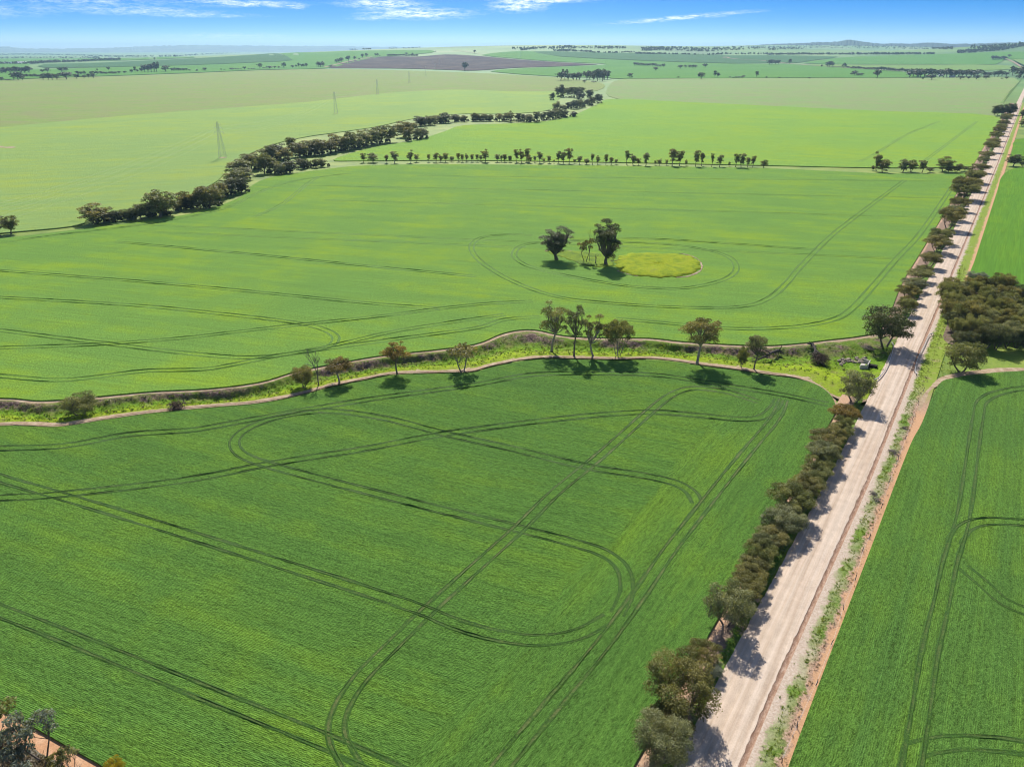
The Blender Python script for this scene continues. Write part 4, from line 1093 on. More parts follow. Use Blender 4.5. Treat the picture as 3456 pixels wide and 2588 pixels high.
ROW += crop_px(2592, 300, .3906, [(1690, 905, 190, 'leaf_brown'), (1740, 840, 130, 'leaf_olive'), (1790, 770, 140, 'leaf_brown'), (1830, 690, 130, 'leaf_brown'), (1870, 635, 90, 'leaf_grey'), (1900, 575, 110, 'leaf_brown'), (1930, 520, 110, 'leaf_olive'),
        (1958, 470, 100, 'leaf_brown'), (1985, 425, 90, 'leaf_olive'), (2005, 380, 85, 'leaf_brown'), (2030, 345, 80, 'leaf_olive'), (2045, 310, 80, 'leaf_brown'), (2062, 275, 80, 'leaf_grey'), (2080, 240, 80, 'leaf_brown'), (2098, 205, 75, 'leaf_olive')])
rowp = []
for i, a in enumerate(ROW):
    u, v, w, lf = a[:4]
    kind = a[4] if len(a) > 4 else 'mallee'
    p = gp(u, v, 3.6)
    depth = p.y * CP - (p.z - CAM_H) * SP
    r = max(w * depth / F / 2 * 1.12, 3.5)
    qq_, ww_ = to_rq(p)
    p = rq(min(max(qq_, -4.2), -1.2) if i not in (0, 1) else qq_, ww_)
    hh = r * (1.3 if kind == 'mallee' else 1.6) * rt.uniform(.72, 1.32)
    if i == 1: hh, r = 8.8, 6.0
    if i == 0: hh, r = 7.4, 4.4
    if i == 2: hh, r = 9.0, 4.3
    if i == 15: hh, r = 10.5, 5.2
    if i > 15: r *= 1.08
    rowp.append((to_rq(p)[1], to_rq(p)[0], r))
    lab = {0: 'nearest grey-green bushy gum at the bottom edge beside the road', 1: 'large brown rounded gum beside the road near the bottom edge', 2: 'tall pale green bushy gum, third in the roadside row',
           15: 'tall grey-green gum beside the lower guard rail end', 14: 'bronze spreading mallee just below the culvert gum'}.get(i, '%s tree from the bottom in the row along the left of the gravel road' % ordn(i))
    plant('mallee_tree' if kind == 'mallee' else 'gum_tree', kind, p, hh, r, lf, lab, 'trees in the row left of the gravel road', 'bark', rt)
rowp.sort()
for i in range(len(rowp) - 1):
    (w0, q0, r0), (w1, q1, r1) = rowp[i], rowp[i + 1]
    if w1 - w0 > 3.2 and not (120 < (w0 + w1) / 2 < 215):
        plant('mallee_tree', 'mallee', rq((q0 + q1) / 2 + rt.uniform(-.5, .5), (w0 + w1) / 2), rt.uniform(3.2, 4.8), rt.uniform(2.9, 3.8), MIX[rt.randrange(5)], 'low bush between the %s and %s trees of the roadside row' % (ordn(i), ordn(i + 1)), 'low bushes in the roadside row', 'bark', rt, cat='shrub')
# pale shrub between the first trees
p = gp(2395, 2275)
plant('saltbush', 'round', rq(-1.6, to_rq(p)[1]), 2.6, 1.7, 'leaf_silver', 'small silvery shrub between the first two roadside gums', None, 'bark', rt, cat='shrub')

# ---------------------------------------------------------------- single trees along the near creek
def ctree(x0, y0, s, x, yb, yt, w, kind, leaf, name, label, bark='bark', variant=None, hmul=1.0, cat='tree', group='trees along the near creek'):
    u, v = x0 + x * s, y0 + yb * s
    p = foot(u, v)
    h, r = size_at(p, u, y0 + yt * s, w * s)
    return plant(name, kind, p, h * hmul, r * 1.16, leaf, label, group, bark, rt, variant=variant, cat=cat)
A1, A2, A3, A4 = (0, 1000, .5425), (900, 1000, .4973), (1700, 700, .3617), (2200, 950, .4069)
ctree(*A1, 510, 738, 612, 178, 'round', 'leaf_olive', 'gum_tree', 'round olive bush standing alone at the left of the creek')
ctree(*A1, 1890, 568, 448, 122, 'round', 'leaf_brown', 'gum_tree', 'small olive tree left of the bare grey tree')
ctree(*A1, 2112, 537, 392, 152, 'umbrella', 'leaf_bronze', 'gum_tree', 'bronze-orange rounded tree right of the bare grey tree', 'pale_bark')
ctree(*A2, 887, 530, 333, 162, 'umbrella', 'leaf_bronze', 'gum_tree', 'bronze-topped umbrella gum leaning over the creek track')
ctree(*A2, 1328, 508, 318, 215, 'airy', 'leaf_brown', 'gum_tree', 'thin grey spreading gum with pale trunk beside the near track', 'pale_bark')
ctree(*A3, 445, 1345, 915, 250, 'tall', 'leaf_olive', 'gum_tree', 'tall open gum, leftmost of the four at the creek bend', 'pale_bark', 0)
ctree(*A3, 656, 1385, 920, 200, 'tall', 'leaf_grey', 'gum_tree', 'tall slender gum, second of the four at the creek bend', 'bark', 1)
ctree(*A3, 836, 1385, 1015, 205, 'tall', 'leaf_brown', 'gum_tree', 'open gum with pale limbs, third of the four at the creek bend', 'pale_bark', 2)
ctree(*A3, 1068, 1382, 1080, 250, 'mallee', 'leaf_olive', 'gum_tree', 'dense leafy gum, rightmost of the four at the creek bend', 'pale_bark', hmul=1.05)
ctree(*A3, 1803, 1455, 1048, 315, 'umbrella', 'leaf_brown', 'gum_tree', 'wide flat-topped gum with bare pale limbs right of the four', 'pale_bark', 1)
ctree(*A4, 740, 712, 553, 84, 'round', 'leaf_olive', 'gum_tree', 'small dark gum beside the slim round-headed tree')
ctree(*A4, 846, 728, 450, 152, 'umbrella', 'leaf_grey', 'gum_tree', 'slim round-headed grey-green tree beside the fallen dead tree', 'bark', 0)
ctree(2900, 600, .4528, 190, 1262, 985, 292, 'round', 'leaf_dark', 'gum_tree', 'big dark spreading gum beside the upper end of the guard rail', group='big gums at the culvert', hmul=1.0)
ctree(2900, 600, .4528, 760, 1440, 1235, 235, 'round', 'leaf_olive', 'gum_tree', 'dark spreading gum at the bend of the right-hand dirt track', group='big gums at the culvert')
# island gums
def itree(x, yb, yt, w, kind, leaf, label, variant=None, name='gum_tree'):
    u, v = A3[0] + x * A3[2], A3[1] + yb * A3[2]
    p = gp(u, v, 0.6)
    h, r = size_at(p, u, A3[1] + yt * A3[2], w * A3[2])
    return plant(name, kind, p, h, r * 1.12, leaf, label, 'trees on the island in the middle field', 'bark', rt, variant=variant)
itree(492, 482, 188, 262, 'giant', 'leaf_dark', 'left tall dark gum of the pair standing in the middle field', 0)
itree(955, 530, 118, 250, 'giant', 'leaf_dark', 'taller dark gum beside the yellow-green grass oval', 1)
itree(760, 505, 290, 135, 'airy', 'leaf_brown', 'small sparse tree between the two tall dark gums')

def bare_tree(name, label, pos, h, spread, seed, base_r, rot=None, group=None, cat='dead tree', mtl='dead_wood', depth=4, **kw):
    root = empty(name, pos)
    if rot: root.rotation_euler = rot
    tag(root, label, cat, group)
    link('branches', twiggy(seed, h, spread, depth, base_r, **kw), M[mtl], root)
    return root
p = foot(A1[0] + 1985 * A1[2], A1[1] + 552 * A1[2])
h, r = size_at(p, 0, A1[1] + 330 * A1[2], 172 * A1[2])
bare_tree('bare_tree', 'leafless grey tree with a fan of fine twigs beside the creek', p, h, r, 4, 0.24, depth=5, kids=(3, 3), ang=0.7, first=0.26)
p = gp(A3[0] + 858 * A3[2], A3[1] + 522 * A3[2], 0.6)
bare_tree('dead_stump', 'dead forked stump beside the taller dark gum', p, 5.0, 1.8, 9, 0.24, depth=3, kids=(2, 2), ang=0.5, first=0.5)
bare_tree('dead_branch_tree', 'bare dead branches rising above the small island tree', gp(A3[0] + 800 * A3[2], A3[1] + 500 * A3[2], 0.6), 17, 4.2, 12, 0.16, depth=4, kids=(2, 3), ang=0.5, first=0.3)
p = gp(A3[0] + 1000 * A3[2], A3[1] + 500 * A3[2], 0.7)
bare_tree('fallen_log', 'grey fallen log at the foot of the taller dark gum', p, 9.5, 1.3, 15, 0.3, rot=(0, R(86), R(12)), depth=2, kids=(2, 3), ang=0.5, first=0.6)
# fallen trees in the creek by the culvert
def lying(label, tipu, tipv, footu, footv, seed, spread, base_r, depth=4, name='fallen_tree', lift=0.5, mtl='dead_wood'):
    a = foot(A4[0] + footu * A4[2], A4[1] + footv * A4[2]); b = foot(A4[0] + tipu * A4[2], A4[1] + tipv * A4[2])
    d = b - a
    root = empty(name, a + Vector((0, 0, lift)))
    root.rotation_euler = d.to_track_quat('Z', 'Y').to_euler()
    tag(root, label, 'fallen tree')
    rg = random.Random(seed)
    L = d.length
    wd = Wood()
    wd.add(bent(rg, (0, 0, -.4), (0, 0, L * .5), 6, .04), [base_r * 1.1, base_r, base_r * .92, base_r * .84, base_r * .74, base_r * .6], 8)
    link('trunk', wd.mesh('trunk'), M[mtl], root)
    wd = Wood()
    for k in range(9):
        z0 = L * rg.uniform(.28, .5)
        tip = (rg.uniform(-1, 1) * spread, rg.uniform(-1, 1) * spread, L * rg.uniform(.72, 1.05))
        pth = bent(rg, (0, 0, z0), tip, 6, .1)
        q = base_r * rg.uniform(.34, .52)
        wd.add(pth, [q, q * .85, q * .7, q * .55, q * .4, q * .2], 6)
        for _ in range(4):
            a_ = pth[rg.randrange(2, 5)]
            wd.add(bent(rg, a_, a_ + np.array([rg.uniform(-1, 1) * spread * .45, rg.uniform(-1, 1) * spread * .45, L * rg.uniform(.05, .2)]), 4, .12), [q * .42, q * .32, q * .2, q * .08], 4)
    link('branches', wd.mesh('branches'), M[mtl], root)
    wd = Wood()
    for k in range(9):                                  # torn root plate
        an = rg.uniform(0, 6.28)
        wd.add(bent(rg, (0, 0, 0), (math.cos(an) * base_r * 5.5 * rg.uniform(.5, 1), math.sin(an) * base_r * 5 * rg.uniform(.5, 1), -rg.uniform(.1, .6)), 4, .2), [base_r * .5, base_r * .35, base_r * .2, base_r * .06], 5)
    link('root_plate', wd.mesh('root_plate'), M[mtl], root)
    return root
lying('grey fallen tree with splayed bare branches in the creek', 845, 680, 1048, 600, 21, 3.2, 0.5, lift=1.3, mtl='dark_wood')
lying('short dark fallen trunk with torn roots above the brush heap', 1385, 650, 1325, 545, 22, 2.0, 0.55, 3, lift=1.2, mtl='dark_wood')

def heap(name, label, pos, h, r, n, seed, mtl, cat, leafm=None, nleaf=900):
    root = empty(name, pos)
    tag(root, label, cat)
    rg = random.Random(seed)
    wd = Wood()
    for k in range(n):
        an = rg.uniform(0, 6.28); rr = r * rg.uniform(.3, 1.0)
        b = (math.cos(an) * rr, math.sin(an) * rr, rg.uniform(0, h * .5)); an2 = an + rg.uniform(1.6, 4.2)
        t = (math.cos(an2) * rr * rg.uniform(.2, .9), math.sin(an2) * rr * rg.uniform(.2, .9), rg.uniform(h * .3, h))
        q = rg.uniform(.02, .05)
        wd.add(bent(rg, b, t, 4, .15), [q * 1.5, q * 1.2, q, q * .4], 3)
    link('sticks', wd.mesh('sticks'), M[mtl], root)
    if leafm:
        cl = [((rg.uniform(-.5, .5) * r, rg.uniform(-.5, .5) * r, h * rg.uniform(.15, .55)), r * .6, rg.random()) for _ in range(6)]
        V, Q, A = leaves(rg, cl, nleaf, 0.16, 0.6)
        V[:, 2] = np.maximum(V[:, 2], 0.02)
        link('dead_leaves', np_mesh('dead_leaves', V, Q, {'tint': A}), M[leafm], root)
    return root
M['leaf_deadbrush'] = leaf_mat('brown_dead_brush', (0.045, 0.030, 0.022), (0.085, 0.055, 0.038), (0.15, 0.105, 0.07), 0.1)
p = foot(A4[0] + 1395 * A4[2], A4[1] + 680 * A4[2])
heap('brush_heap', 'dark brown heap of dead brush in the creek by the culvert', p, 4.2, 4.0, 260, 31, 'twig', 'brush heap', 'leaf_deadbrush', 1800)
p = foot(A4[0] + 1800 * A4[2], A4[1] + 560 * A4[2])
heap('branch_pile', 'low pile of grey branches below the big dark gum', p, 1.3, 2.8, 90, 32, 'dead_wood', 'branch pile')
p = foot(A1[0] + 1095 * A1[2], A1[1] + 698 * A1[2])
heap('branch_pile', 'tangled brown branch pile beside the near track at left', p, 2.6, 3.0, 120, 33, 'twig', 'branch pile', 'leaf_deadbrush', 700)

# rocks and culvert
rock_meshes = []
for k in range(5):
    bm = bmesh.new()
    bmesh.ops.create_icosphere(bm, subdivisions=1, radius=1.0)
    rg = random.Random(400 + k)
    for v in bm.verts: v.co *= rg.uniform(.7, 1.15)
    for v in bm.verts: v.co.z *= 0.7
    me = bpy.data.meshes.new('rock'); bm.to_mesh(me); bm.free()
    me.materials.append(M['rock']); rock_meshes.append(me)
root = empty('rock_pile', foot(A4[0] + 1660 * A4[2], A4[1] + 665 * A4[2]))
tag(root, 'line of tan rocks dumped in the creek leading to the culvert', 'rocks')
rg = random.Random(41)
for k in range(46):
    t = rg.random()
    p = foot(A4[0] + (1545 + 235 * t + rg.uniform(-10, 10)) * A4[2], A4[1] + (672 - 28 * t + rg.uniform(-22, 26)) * A4[2])
    o = bpy.data.objects.new('rock', rock_meshes[k % 5]); o.parent = root
    o.location = p - root.location + Vector((0, 0, 0.2))
    s = rg.uniform(.32, .75); o.scale = (s * 1.2, s, s); o.rotation_euler = (rg.uniform(-.4, .4), rg.uniform(-.4, .4), rg.uniform(0, 6))
    COL.objects.link(o)
cpos = foot(A4[0] + 1790 * A4[2], A4[1] + 705 * A4[2])
root = empty('culvert', Vector((cpos.x, cpos.y, cpos.z)), -ROAD_AZ)
tag(root, 'small concrete culvert headwall at the end of the rock line', 'culvert')
def boxes(name, bl, mtl, parent):
    V, Fc = [], []
    for (x0, x1, y0, y1, z0, z1) in bl:
        b = len(V)
        V += [(x0, y0, z0), (x1, y0, z0), (x1, y1, z0), (x0, y1, z0), (x0, y0, z1), (x1, y0, z1), (x1, y1, z1), (x0, y1, z1)]
        Fc += [tuple(b + i for i in f) for f in ((3, 2, 1, 0), (4, 5, 6, 7), (0, 1, 5, 4), (1, 2, 6, 5), (2, 3, 7, 6), (3, 0, 4, 7))]
    return link(name, new_mesh(name, V, Fc), mtl, parent)
boxes('headwall', [(0.0, 0.3, -2.4, -0.75, -.6, 1.7), (0.0, 0.3, 0.75, 2.4, -.6, 1.7), (0.0, 0.3, -0.75, 0.75, 1.05, 1.7)], M['concrete'], root)
o = boxes('wing_wall', [(-2.2, 0, -0.13, 0.13, -.6, 1.3)], M['concrete'], root); o.location = (0.0, -2.35, 0); o.rotation_euler = (0, 0, R(28))
o = boxes('wing_wall', [(-2.2, 0, -0.13, 0.13, -.6, 1.3)], M['concrete'], root); o.location = (0.0, 2.35, 0); o.rotation_euler = (0, 0, R(-28))
boxes('pipe_opening', [(0.22, 3.0, -0.73, 0.73, -.5, 1.03)], M['dark'], root)
boxes('apron', [(-2.4, -0.02, -1.9, 1.9, -.6, 0.06)], M['concrete'], root)

# ---------------------------------------------------------------- guard rails
def guard_rail(label, pts, h=0.72):
    line = resample(catmull([foot(u, v) * 1.0 for u, v in pts], 12), 0.8)
    line = [Vector((p.x, p.y, max(p.z, 0.05))) for p in line]
    c = line[0]
    root = empty('guard_rail', c); tag(root, label, 'guard rail', 'guard rails at the culvert')
    prof = [(0.05, -.2), (0.10, -.13), (0.03, -.04), (0.03, .04), (0.10, .13), (0.05, .2), (-0.02, .2), (-0.02, -.2)]
    V, Fc = [], []
    n = len(prof)
    for i, p in enumerate(line):
        t = line[min(i + 1, len(line) - 1)] - line[max(i - 1, 0)]; t.z = 0; t.normalize()
        nn = Vector((-t.y, t.x, 0))
        for o_, z_ in prof: V.append(p - c + nn * o_ + Vector((0, 0, h + z_)))
    for i in range(len(line) - 1):
        for k in range(n): Fc.append((i * n + k, i * n + (k + 1) % n, (i + 1) * n + (k + 1) % n, (i + 1) * n + k))
    link('rail', new_mesh('rail', V, Fc), M['rail'], root)
    pm = new_mesh('post', [(x, y, z) for z in (-.6, h + .1) for x, y in ((-.16, -.07), (-.02, -.07), (-.02, .07), (-.16, .07))], [(0, 1, 5, 4), (1, 2, 6, 5), (2, 3, 7, 6), (3, 0, 4, 7), (4, 5, 6, 7)])
    pm.materials.append(M['post'])
    for i in range(1, len(line), 3):
        t = line[min(i + 1, len(line) - 1)] - line[i - 1]
        o = link('post', pm, None, root, line[i] - c); o.rotation_euler = (0, 0, math.atan2(t.y, t.x) + math.pi / 2)
    return root
guard_rail('curved pale guard rail along the left edge of the road', [(A4[0] + x * A4[2], A4[1] + y * A4[2]) for x, y in [(1985, 522), (1998, 545), (1994, 580), (1978, 640), (1955, 700), (1925, 755), (1885, 805), (1828, 838)]])
guard_rail('curved pale guard rail along the right edge of the road', [(2900 + x * .4528, 600 + y * .4528) for x, y in [(548, 1172), (520, 1182), (500, 1215), (480, 1262), (455, 1310), (432, 1365), (414, 1420), (412, 1455), (432, 1482)]])

# ---------------------------------------------------------------- fences: old bent posts with wires
def fence(label, px, seed, hh=1.25, z=0.03):
    pts = [gp(u, v, z) for u, v in px]
    root = empty('wire_fence', pts[0]); tag(root, label, 'fence')
    rg = random.Random(seed)
    tops = []
    for p in pts:
        wd = Wood()
        lx_, ly_ = rg.uniform(-.22, .22), rg.uniform(-.18, .18)
        wd.add(bent(rg, (0, 0, -.3), (lx_, ly_, hh * rg.uniform(.9, 1.15)), 4, .06), [.085, .075, .07, .06], 6)
        if rg.random() < .2: wd.add([(0, 0, .1), (rg.uniform(-.7, .7), rg.uniform(-.3, .3), hh * .8)], [.07, .06], 5)
        link('post', wd.mesh('post'), M['post'], root, p - pts[0])
        tops.append((p - pts[0], lx_, ly_))
    wd = Wood()
    for f in (.35, .62, .92):
        path = [q + Vector((a * f, b * f, hh * f)) for q, a, b in tops]
        wd.add([tuple(q) for q in path], [.006] * len(path), 3)
    link('wire', wd.mesh('wire'), M['metal'], root)
    return root
C2 = lambda x, y: (2100 + x * .452, 1850 + y * .452)
C1 = lambda x, y: (2500 + x * .4529, 1150 + y * .4529)
fence('old wire fence with dark bent posts along the right verge', [C2(1190, 1600), C2(1306, 1340), C2(1441, 1018), C2(1562, 716), C2(1651, 458), C2(1737, 236), C2(1800, 28), C1(958, 1465), C1(1043, 1250), C1(1108, 1056), C1(1176, 888), C1(1226, 735), C1(1277, 592), C1(1322, 470), C1(1362, 375)], 51)
fence('old wire fence with dark posts beside the left crop', [C2(500, 1010), C2(633, 818), C2(770, 570)] + [px_of(*rq(-4.3, w)[:2]) for w in (40, 55, 70, 85, 100)], 52)

# ---------------------------------------------------------------- scrub right of the road
SCR = []
ranks = [(870, 680, 1120, 8, 'back'), (935, 640, 1230, 10, 'second'), (1000, 660, 1290, 11, 'third'), (1065, 660, 1290, 11, 'fourth'), (1130, 680, 1300, 10, 'fifth'), (1195, 700, 1300, 10, 'sixth'), (1262, 740, 1310, 9, 'front')]
cols = ['leaf_brown', 'leaf_olive', 'leaf_olive', 'leaf_dark', 'leaf_grey']
for y, xa, xb, n, row in ranks:
    for k in range(n):
        x = xa + (xb - xa) * k / (n - 1) + rt.uniform(-14, 14); yy = y + rt.uniform(-14, 14) + max(0, x - 1000) * 0.06
        p = gp(2900 + x * .4528, 600 + yy * .4528)
        big = rt.random() < .3
        r = rt.uniform(3.2, 4.3) * (1.2 if big else 1); h = rt.uniform(5.8, 9.6) * (1.2 if big else 1)
        plant('mallee_tree', rt.choice(['mallee', 'round', 'round']), p, h, r, cols[rt.randrange(5)], '%s tree from the road in the %s rank of the right-hand scrub' % (ordn(k), row), 'trees in the scrub right of the road', 'bark', rt)
for k, (x, y) in enumerate([(840, 760), (905, 765)]):
    plant('saltbush', 'round', gp(2900 + x * .4528, 600 + y * .4528), 3.6, 3.0, 'leaf_silver', '%s silvery bush at the back corner of the right-hand scrub' % ('left' if k == 0 else 'right'), 'silvery bushes behind the scrub', 'bark', rt, cat='shrub')
# a few trees right of the road further on
D2 = (2592, 300, .3906)
for k, (x, yb, yt, w, lf, lb) in enumerate([(2118, 668, 572, 132, 'leaf_dark', 'dark leaning tree by the driveway at the right edge'), (2200, 672, 625, 50, 'leaf_olive', 'small tree at the right edge beside the leaning tree'),
        (2198, 250, 180, 60, 'leaf_dark', 'dark tree at the right edge opposite the pine clump'), (2195, 325, 262, 75, 'leaf_olive', 'round bush at the right edge above the driveway')]):
    u, v = D2[0] + x * D2[2], D2[1] + yb * D2[2]
    p = gp(u, v); h, r = size_at(p, u, D2[1] + yt * D2[2], w * D2[2])
    plant('gum_tree', 'mgum', p, h, r, lf, lb, 'trees right of the road further on', 'bark', rt)

# ---------------------------------------------------------------- bottom left corner scrub
for k, (u, v, h, r, kind, lf, lb) in enumerate([(70, 2590, 9.5, 3.2, 'airy', 'leaf_silver', 'leaning scrub gum at the far left of the bottom corner'), (150, 2560, 9.0, 3.4, 'airy', 'leaf_silver', 'open pale gum over the orange strip in the bottom corner'),
        (0, 2520, 9.0, 3.6, 'airy', 'leaf_olive', 'scrub gum cut by the left edge near the bottom corner'), (-70, 2620, 8.5, 3.4, 'airy', 'leaf_brown', 'brown scrub gum at the very bottom left corner'),
        (250, 2610, 6.2, 1.5, 'airy', 'leaf_grey', 'thin grey sapling right of the corner gums'), (215, 2640, 6.0, 1.7, 'airy', 'leaf_brown', 'sparse brown sapling among the corner gums')]):
    plant('gum_tree', kind, gp(u, v), h, r, lf, lb, 'trees in the bottom left corner', 'bark', rt)
plant('wattle', 'round', gp(395, 2615), 3.0, 1.5, 'leaf_yellow', 'yellow flowering wattle bush at the bottom edge near the corner', None, 'bark', rt, cat='shrub')
plant('wattle', 'round', gp(455, 2640), 2.4, 1.2, 'leaf_olive', 'small olive bush right of the yellow wattle at bottom edge', None, 'bark', rt, cat='shrub')
for k, (u, v, h, r, lf, lb) in enumerate([(-60, 2500, 8.5, 3.2, 'leaf_olive', 'olive gum cut by the left edge above the corner'), (60, 2660, 7.0, 3.0, 'leaf_silver', 'grey gum rising from below the bottom left corner'), (310, 2680, 5.0, 1.6, 'leaf_brown', 'low brown bush right of the corner saplings')]):
    plant('gum_tree', 'airy', gp(u, v), h, r, lf, lb, 'trees in the bottom left corner', 'bark', rt)
for k, (u, v, s) in enumerate([(30, 2630, 61), (215, 2600, 62), (280, 2650, 63)]):
    bare_tree('bare_shrub', ['bare grey branches at the bottom left corner', 'thin bare sapling beside the orange strip', 'bare grey shrub right of the corner gums'][k], gp(u, v), 5.5, 2.0, s, 0.09, depth=4, kids=(2, 3), ang=.55, first=.35, cat='shrub')

# ---------------------------------------------------------------- trees along the upper creek
E1 = (0, 450, .3906); E2 = (864, 350, .3906); E3 = (1728, 100, .3906)
UP = [(E1, a) for a in [(5, 885, 748, 75), (95, 866, 724, 122), (832, 776, 620, 232), (945, 770, 690, 90), (1010, 757, 670, 100), (1100, 747, 660, 90), (1160, 742, 648, 95), (1225, 742, 615, 115), (1300, 715, 600, 120), (1385, 722, 512, 240), (1445, 705, 560, 150),
      (1535, 672, 588, 85), (1590, 648, 515, 120), (1650, 652, 540, 120), (1725, 645, 480, 155), (1812, 640, 466, 170), (1890, 590, 480, 125), (1915, 560, 440, 120), (1990, 532, 392, 165), (2090, 512, 390, 120), (2045, 450, 330, 190), (2110, 400, 300, 150), (2070, 360, 228, 190), (2170, 305, 182, 145)]]
UP += [(E2, a) for a in [(15, 575, 470, 90), (75, 602, 440, 130), (160, 600, 480, 115), (222, 612, 522, 92), (110, 500, 370, 150), (180, 480, 358, 170), (250, 500, 390, 130), (310, 430, 300, 95), (296, 598, 500, 132), (370, 545, 480, 65), (410, 562, 480, 82), (452, 552, 482, 52), (520, 552, 482, 62), (577, 546, 480, 70),
      (380, 460, 345, 140), (430, 452, 330, 165), (500, 445, 330, 130), (560, 440, 315, 160), (640, 432, 322, 135), (700, 412, 270, 150), (760, 405, 285, 130), (820, 395, 250, 120), (870, 388, 290, 110), (930, 372, 240, 135), (1000, 355, 230, 120), (1070, 342, 208, 150), (1160, 332, 196, 125), (1215, 262, 185, 100), (1290, 290, 160, 125),
      (1315, 325, 212, 82), (1390, 312, 220, 82), (1442, 302, 215, 100), (1355, 240, 170, 105), (1418, 192, 114, 102), (1465, 190, 130, 80), (1505, 187, 110, 92), (1548, 172, 106, 82), (1600, 172, 112, 62), (1638, 167, 85, 102), (1715, 157, 98, 72), (1752, 156, 105, 60), (1800, 156, 105, 62), (1882, 152, 84, 52), (1915, 152, 92, 50),
      (1952, 152, 90, 60), (1988, 152, 95, 52), (2032, 152, 98, 52), (2105, 152, 90, 62), (2160, 152, 84, 60), (2200, 156, 66, 62)]]
UP += [(E3, a) for a in [(55, 795, 728, 52), (105, 797, 735, 50), (150, 802, 738, 85), (215, 802, 715, 62), (270, 790, 716, 58), (330, 778, 702, 72), (380, 772, 690, 82), (415, 762, 690, 60), (455, 762, 695, 66), (533, 757, 712, 62), (345, 612, 550, 46), (440, 692, 652, 62), (385, 702, 626, 62), (490, 682, 630, 52), (535, 687, 615, 72),
      (577, 682, 612, 52), (605, 672, 610, 52), (650, 652, 605, 50), (690, 657, 585, 62), (755, 637, 565, 56), (590, 607, 540, 72), (670, 592, 524, 62), (735, 612, 560, 45), (560, 592, 505, 62), (515, 585, 502, 52), (485, 587, 508, 52), (445, 582, 490, 60), (415, 584, 482, 76), (597, 562, 500, 56)]]
uplab = 'gum in the belt along the upper creek'
for i, (E_, (x, yb, yt, w)) in enumerate(UP):
    u, v = E_[0] + x * E_[2], E_[1] + yb * E_[2]
    p = gp(u, v); h, r = size_at(p, u, E_[1] + yt * E_[2], w * E_[2])
    lf = ['leaf_olive', 'leaf_brown', 'leaf_grey', 'leaf_brown', 'leaf_olive', 'leaf_dark'][rt.randrange(6)]
    if E_ is E3: lf = ['leaf_grey', 'leaf_far', 'leaf_far', 'leaf_dark'][rt.randrange(4)]
    kind = 'mtall' if h > 3.4 * r else 'msmall' if h > 2.6 * r else 'mgum'
    special = {1: 'tall leaning gum near the left edge on the upper creek', 2: 'big round gum standing at the left end of the tree belt', 9: 'large domed gum rising above the left part of the tree belt', 31: 'tall narrow tree standing above the upper creek belt',
               32: 'dark flat-topped tree at the field edge of the creek belt', 85: 'round bush apart from the far bend of the creek belt', 86: 'lone tree left of the far grove'}
    plant('gum_tree', kind, p, h * 1.04, r * 1.16, lf, special.get(i, '%s %s, counted from the left' % (ordn(i), uplab)), 'gums along the upper creek', 'bark', rt)

# ---------------------------------------------------------------- fence-line row between the fields
FR = [(E2, a) for a in [(930, 507, 430, 52), (1010, 507, 430, 92), (1130, 512, 445, 47), (1200, 514, 415, 72), (1335, 510, 403, 57), (1388, 503, 440, 47), (1493, 502, 440, 27), (1555, 504, 428, 52), (1598, 502, 440, 46), (1638, 504, 430, 54), (1690, 500, 458, 40), (1750, 498, 430, 36), (1782, 502, 438, 32), (1820, 498, 430, 32), (1865, 500, 440, 36),
      (1912, 500, 440, 30), (1943, 497, 448, 30), (1980, 502, 392, 72), (2085, 502, 440, 47), (2120, 500, 448, 30), (2150, 502, 440, 42), (2195, 502, 452, 32)]]
E4 = (1700, 400, .4521)
FR += [(E4, a) for a in [(10, 322, 270, 27), (48, 324, 280, 27), (95, 324, 232, 42), (133, 327, 230, 47), (172, 320, 225, 47), (188, 330, 275, 46), (232, 327, 283, 27), (270, 330, 250, 47), (300, 327, 295, 22), (340, 332, 280, 34), (375, 332, 310, 16), (408, 332, 245, 37), (442, 336, 235, 52), (488, 335, 225, 52), (530, 336, 306, 25),
      (565, 342, 282, 40), (620, 342, 302, 46), (663, 342, 265, 32), (702, 342, 275, 34), (762, 345, 270, 34), (802, 345, 292, 42), (838, 342, 305, 27), (920, 345, 242, 42), (968, 347, 265, 57), (1005, 347, 300, 37), (1060, 354, 260, 62), (1130, 347, 315, 22), (1160, 352, 300, 42), (1215, 348, 308, 24), (1258, 354, 228, 77), (1310, 352, 243, 62),
      (1360, 350, 308, 24), (1432, 360, 240, 52), (1477, 354, 258, 47), (1550, 362, 262, 30), (1610, 362, 275, 50), (1683, 357, 322, 20), (1730, 367, 265, 42), (1772, 367, 262, 57), (1820, 364, 292, 42), (1858, 364, 280, 37), (1940, 367, 310, 57)]]
FR += [(D2, a) for a in [(905, 705, 665, 40), (938, 710, 545, 77), (990, 720, 610, 117), (1165, 718, 612, 92), (1232, 716, 618, 95), (1330, 724, 620, 72), (1400, 720, 680, 62), (1515, 712, 588, 137), (1560, 720, 665, 70), (1622, 720, 655, 92), (1655, 708, 648, 50), (1702, 708, 670, 50), (1750, 712, 675, 50)]]
for i, (E_, (x, yb, yt, w)) in enumerate(FR):
    u, v = E_[0] + x * E_[2], E_[1] + yb * E_[2]
    p = gp(u, v); h, r = size_at(p, u, E_[1] + yt * E_[2], w * E_[2])
    kind = 'mtall' if h > 4.6 * r else 'msmall' if h > 2.3 * r else 'mgum'
    plant('gum_tree', kind, p, h, r * 1.05, ['leaf_olive', 'leaf_grey', 'leaf_brown', 'leaf_grey', 'leaf_olive'][rt.randrange(5)], '%s tree from the left in the fence-line row between the green fields' % ordn(i), 'trees in the fence-line row', 'pale_bark' if rt.random() < .4 else 'bark', rt)

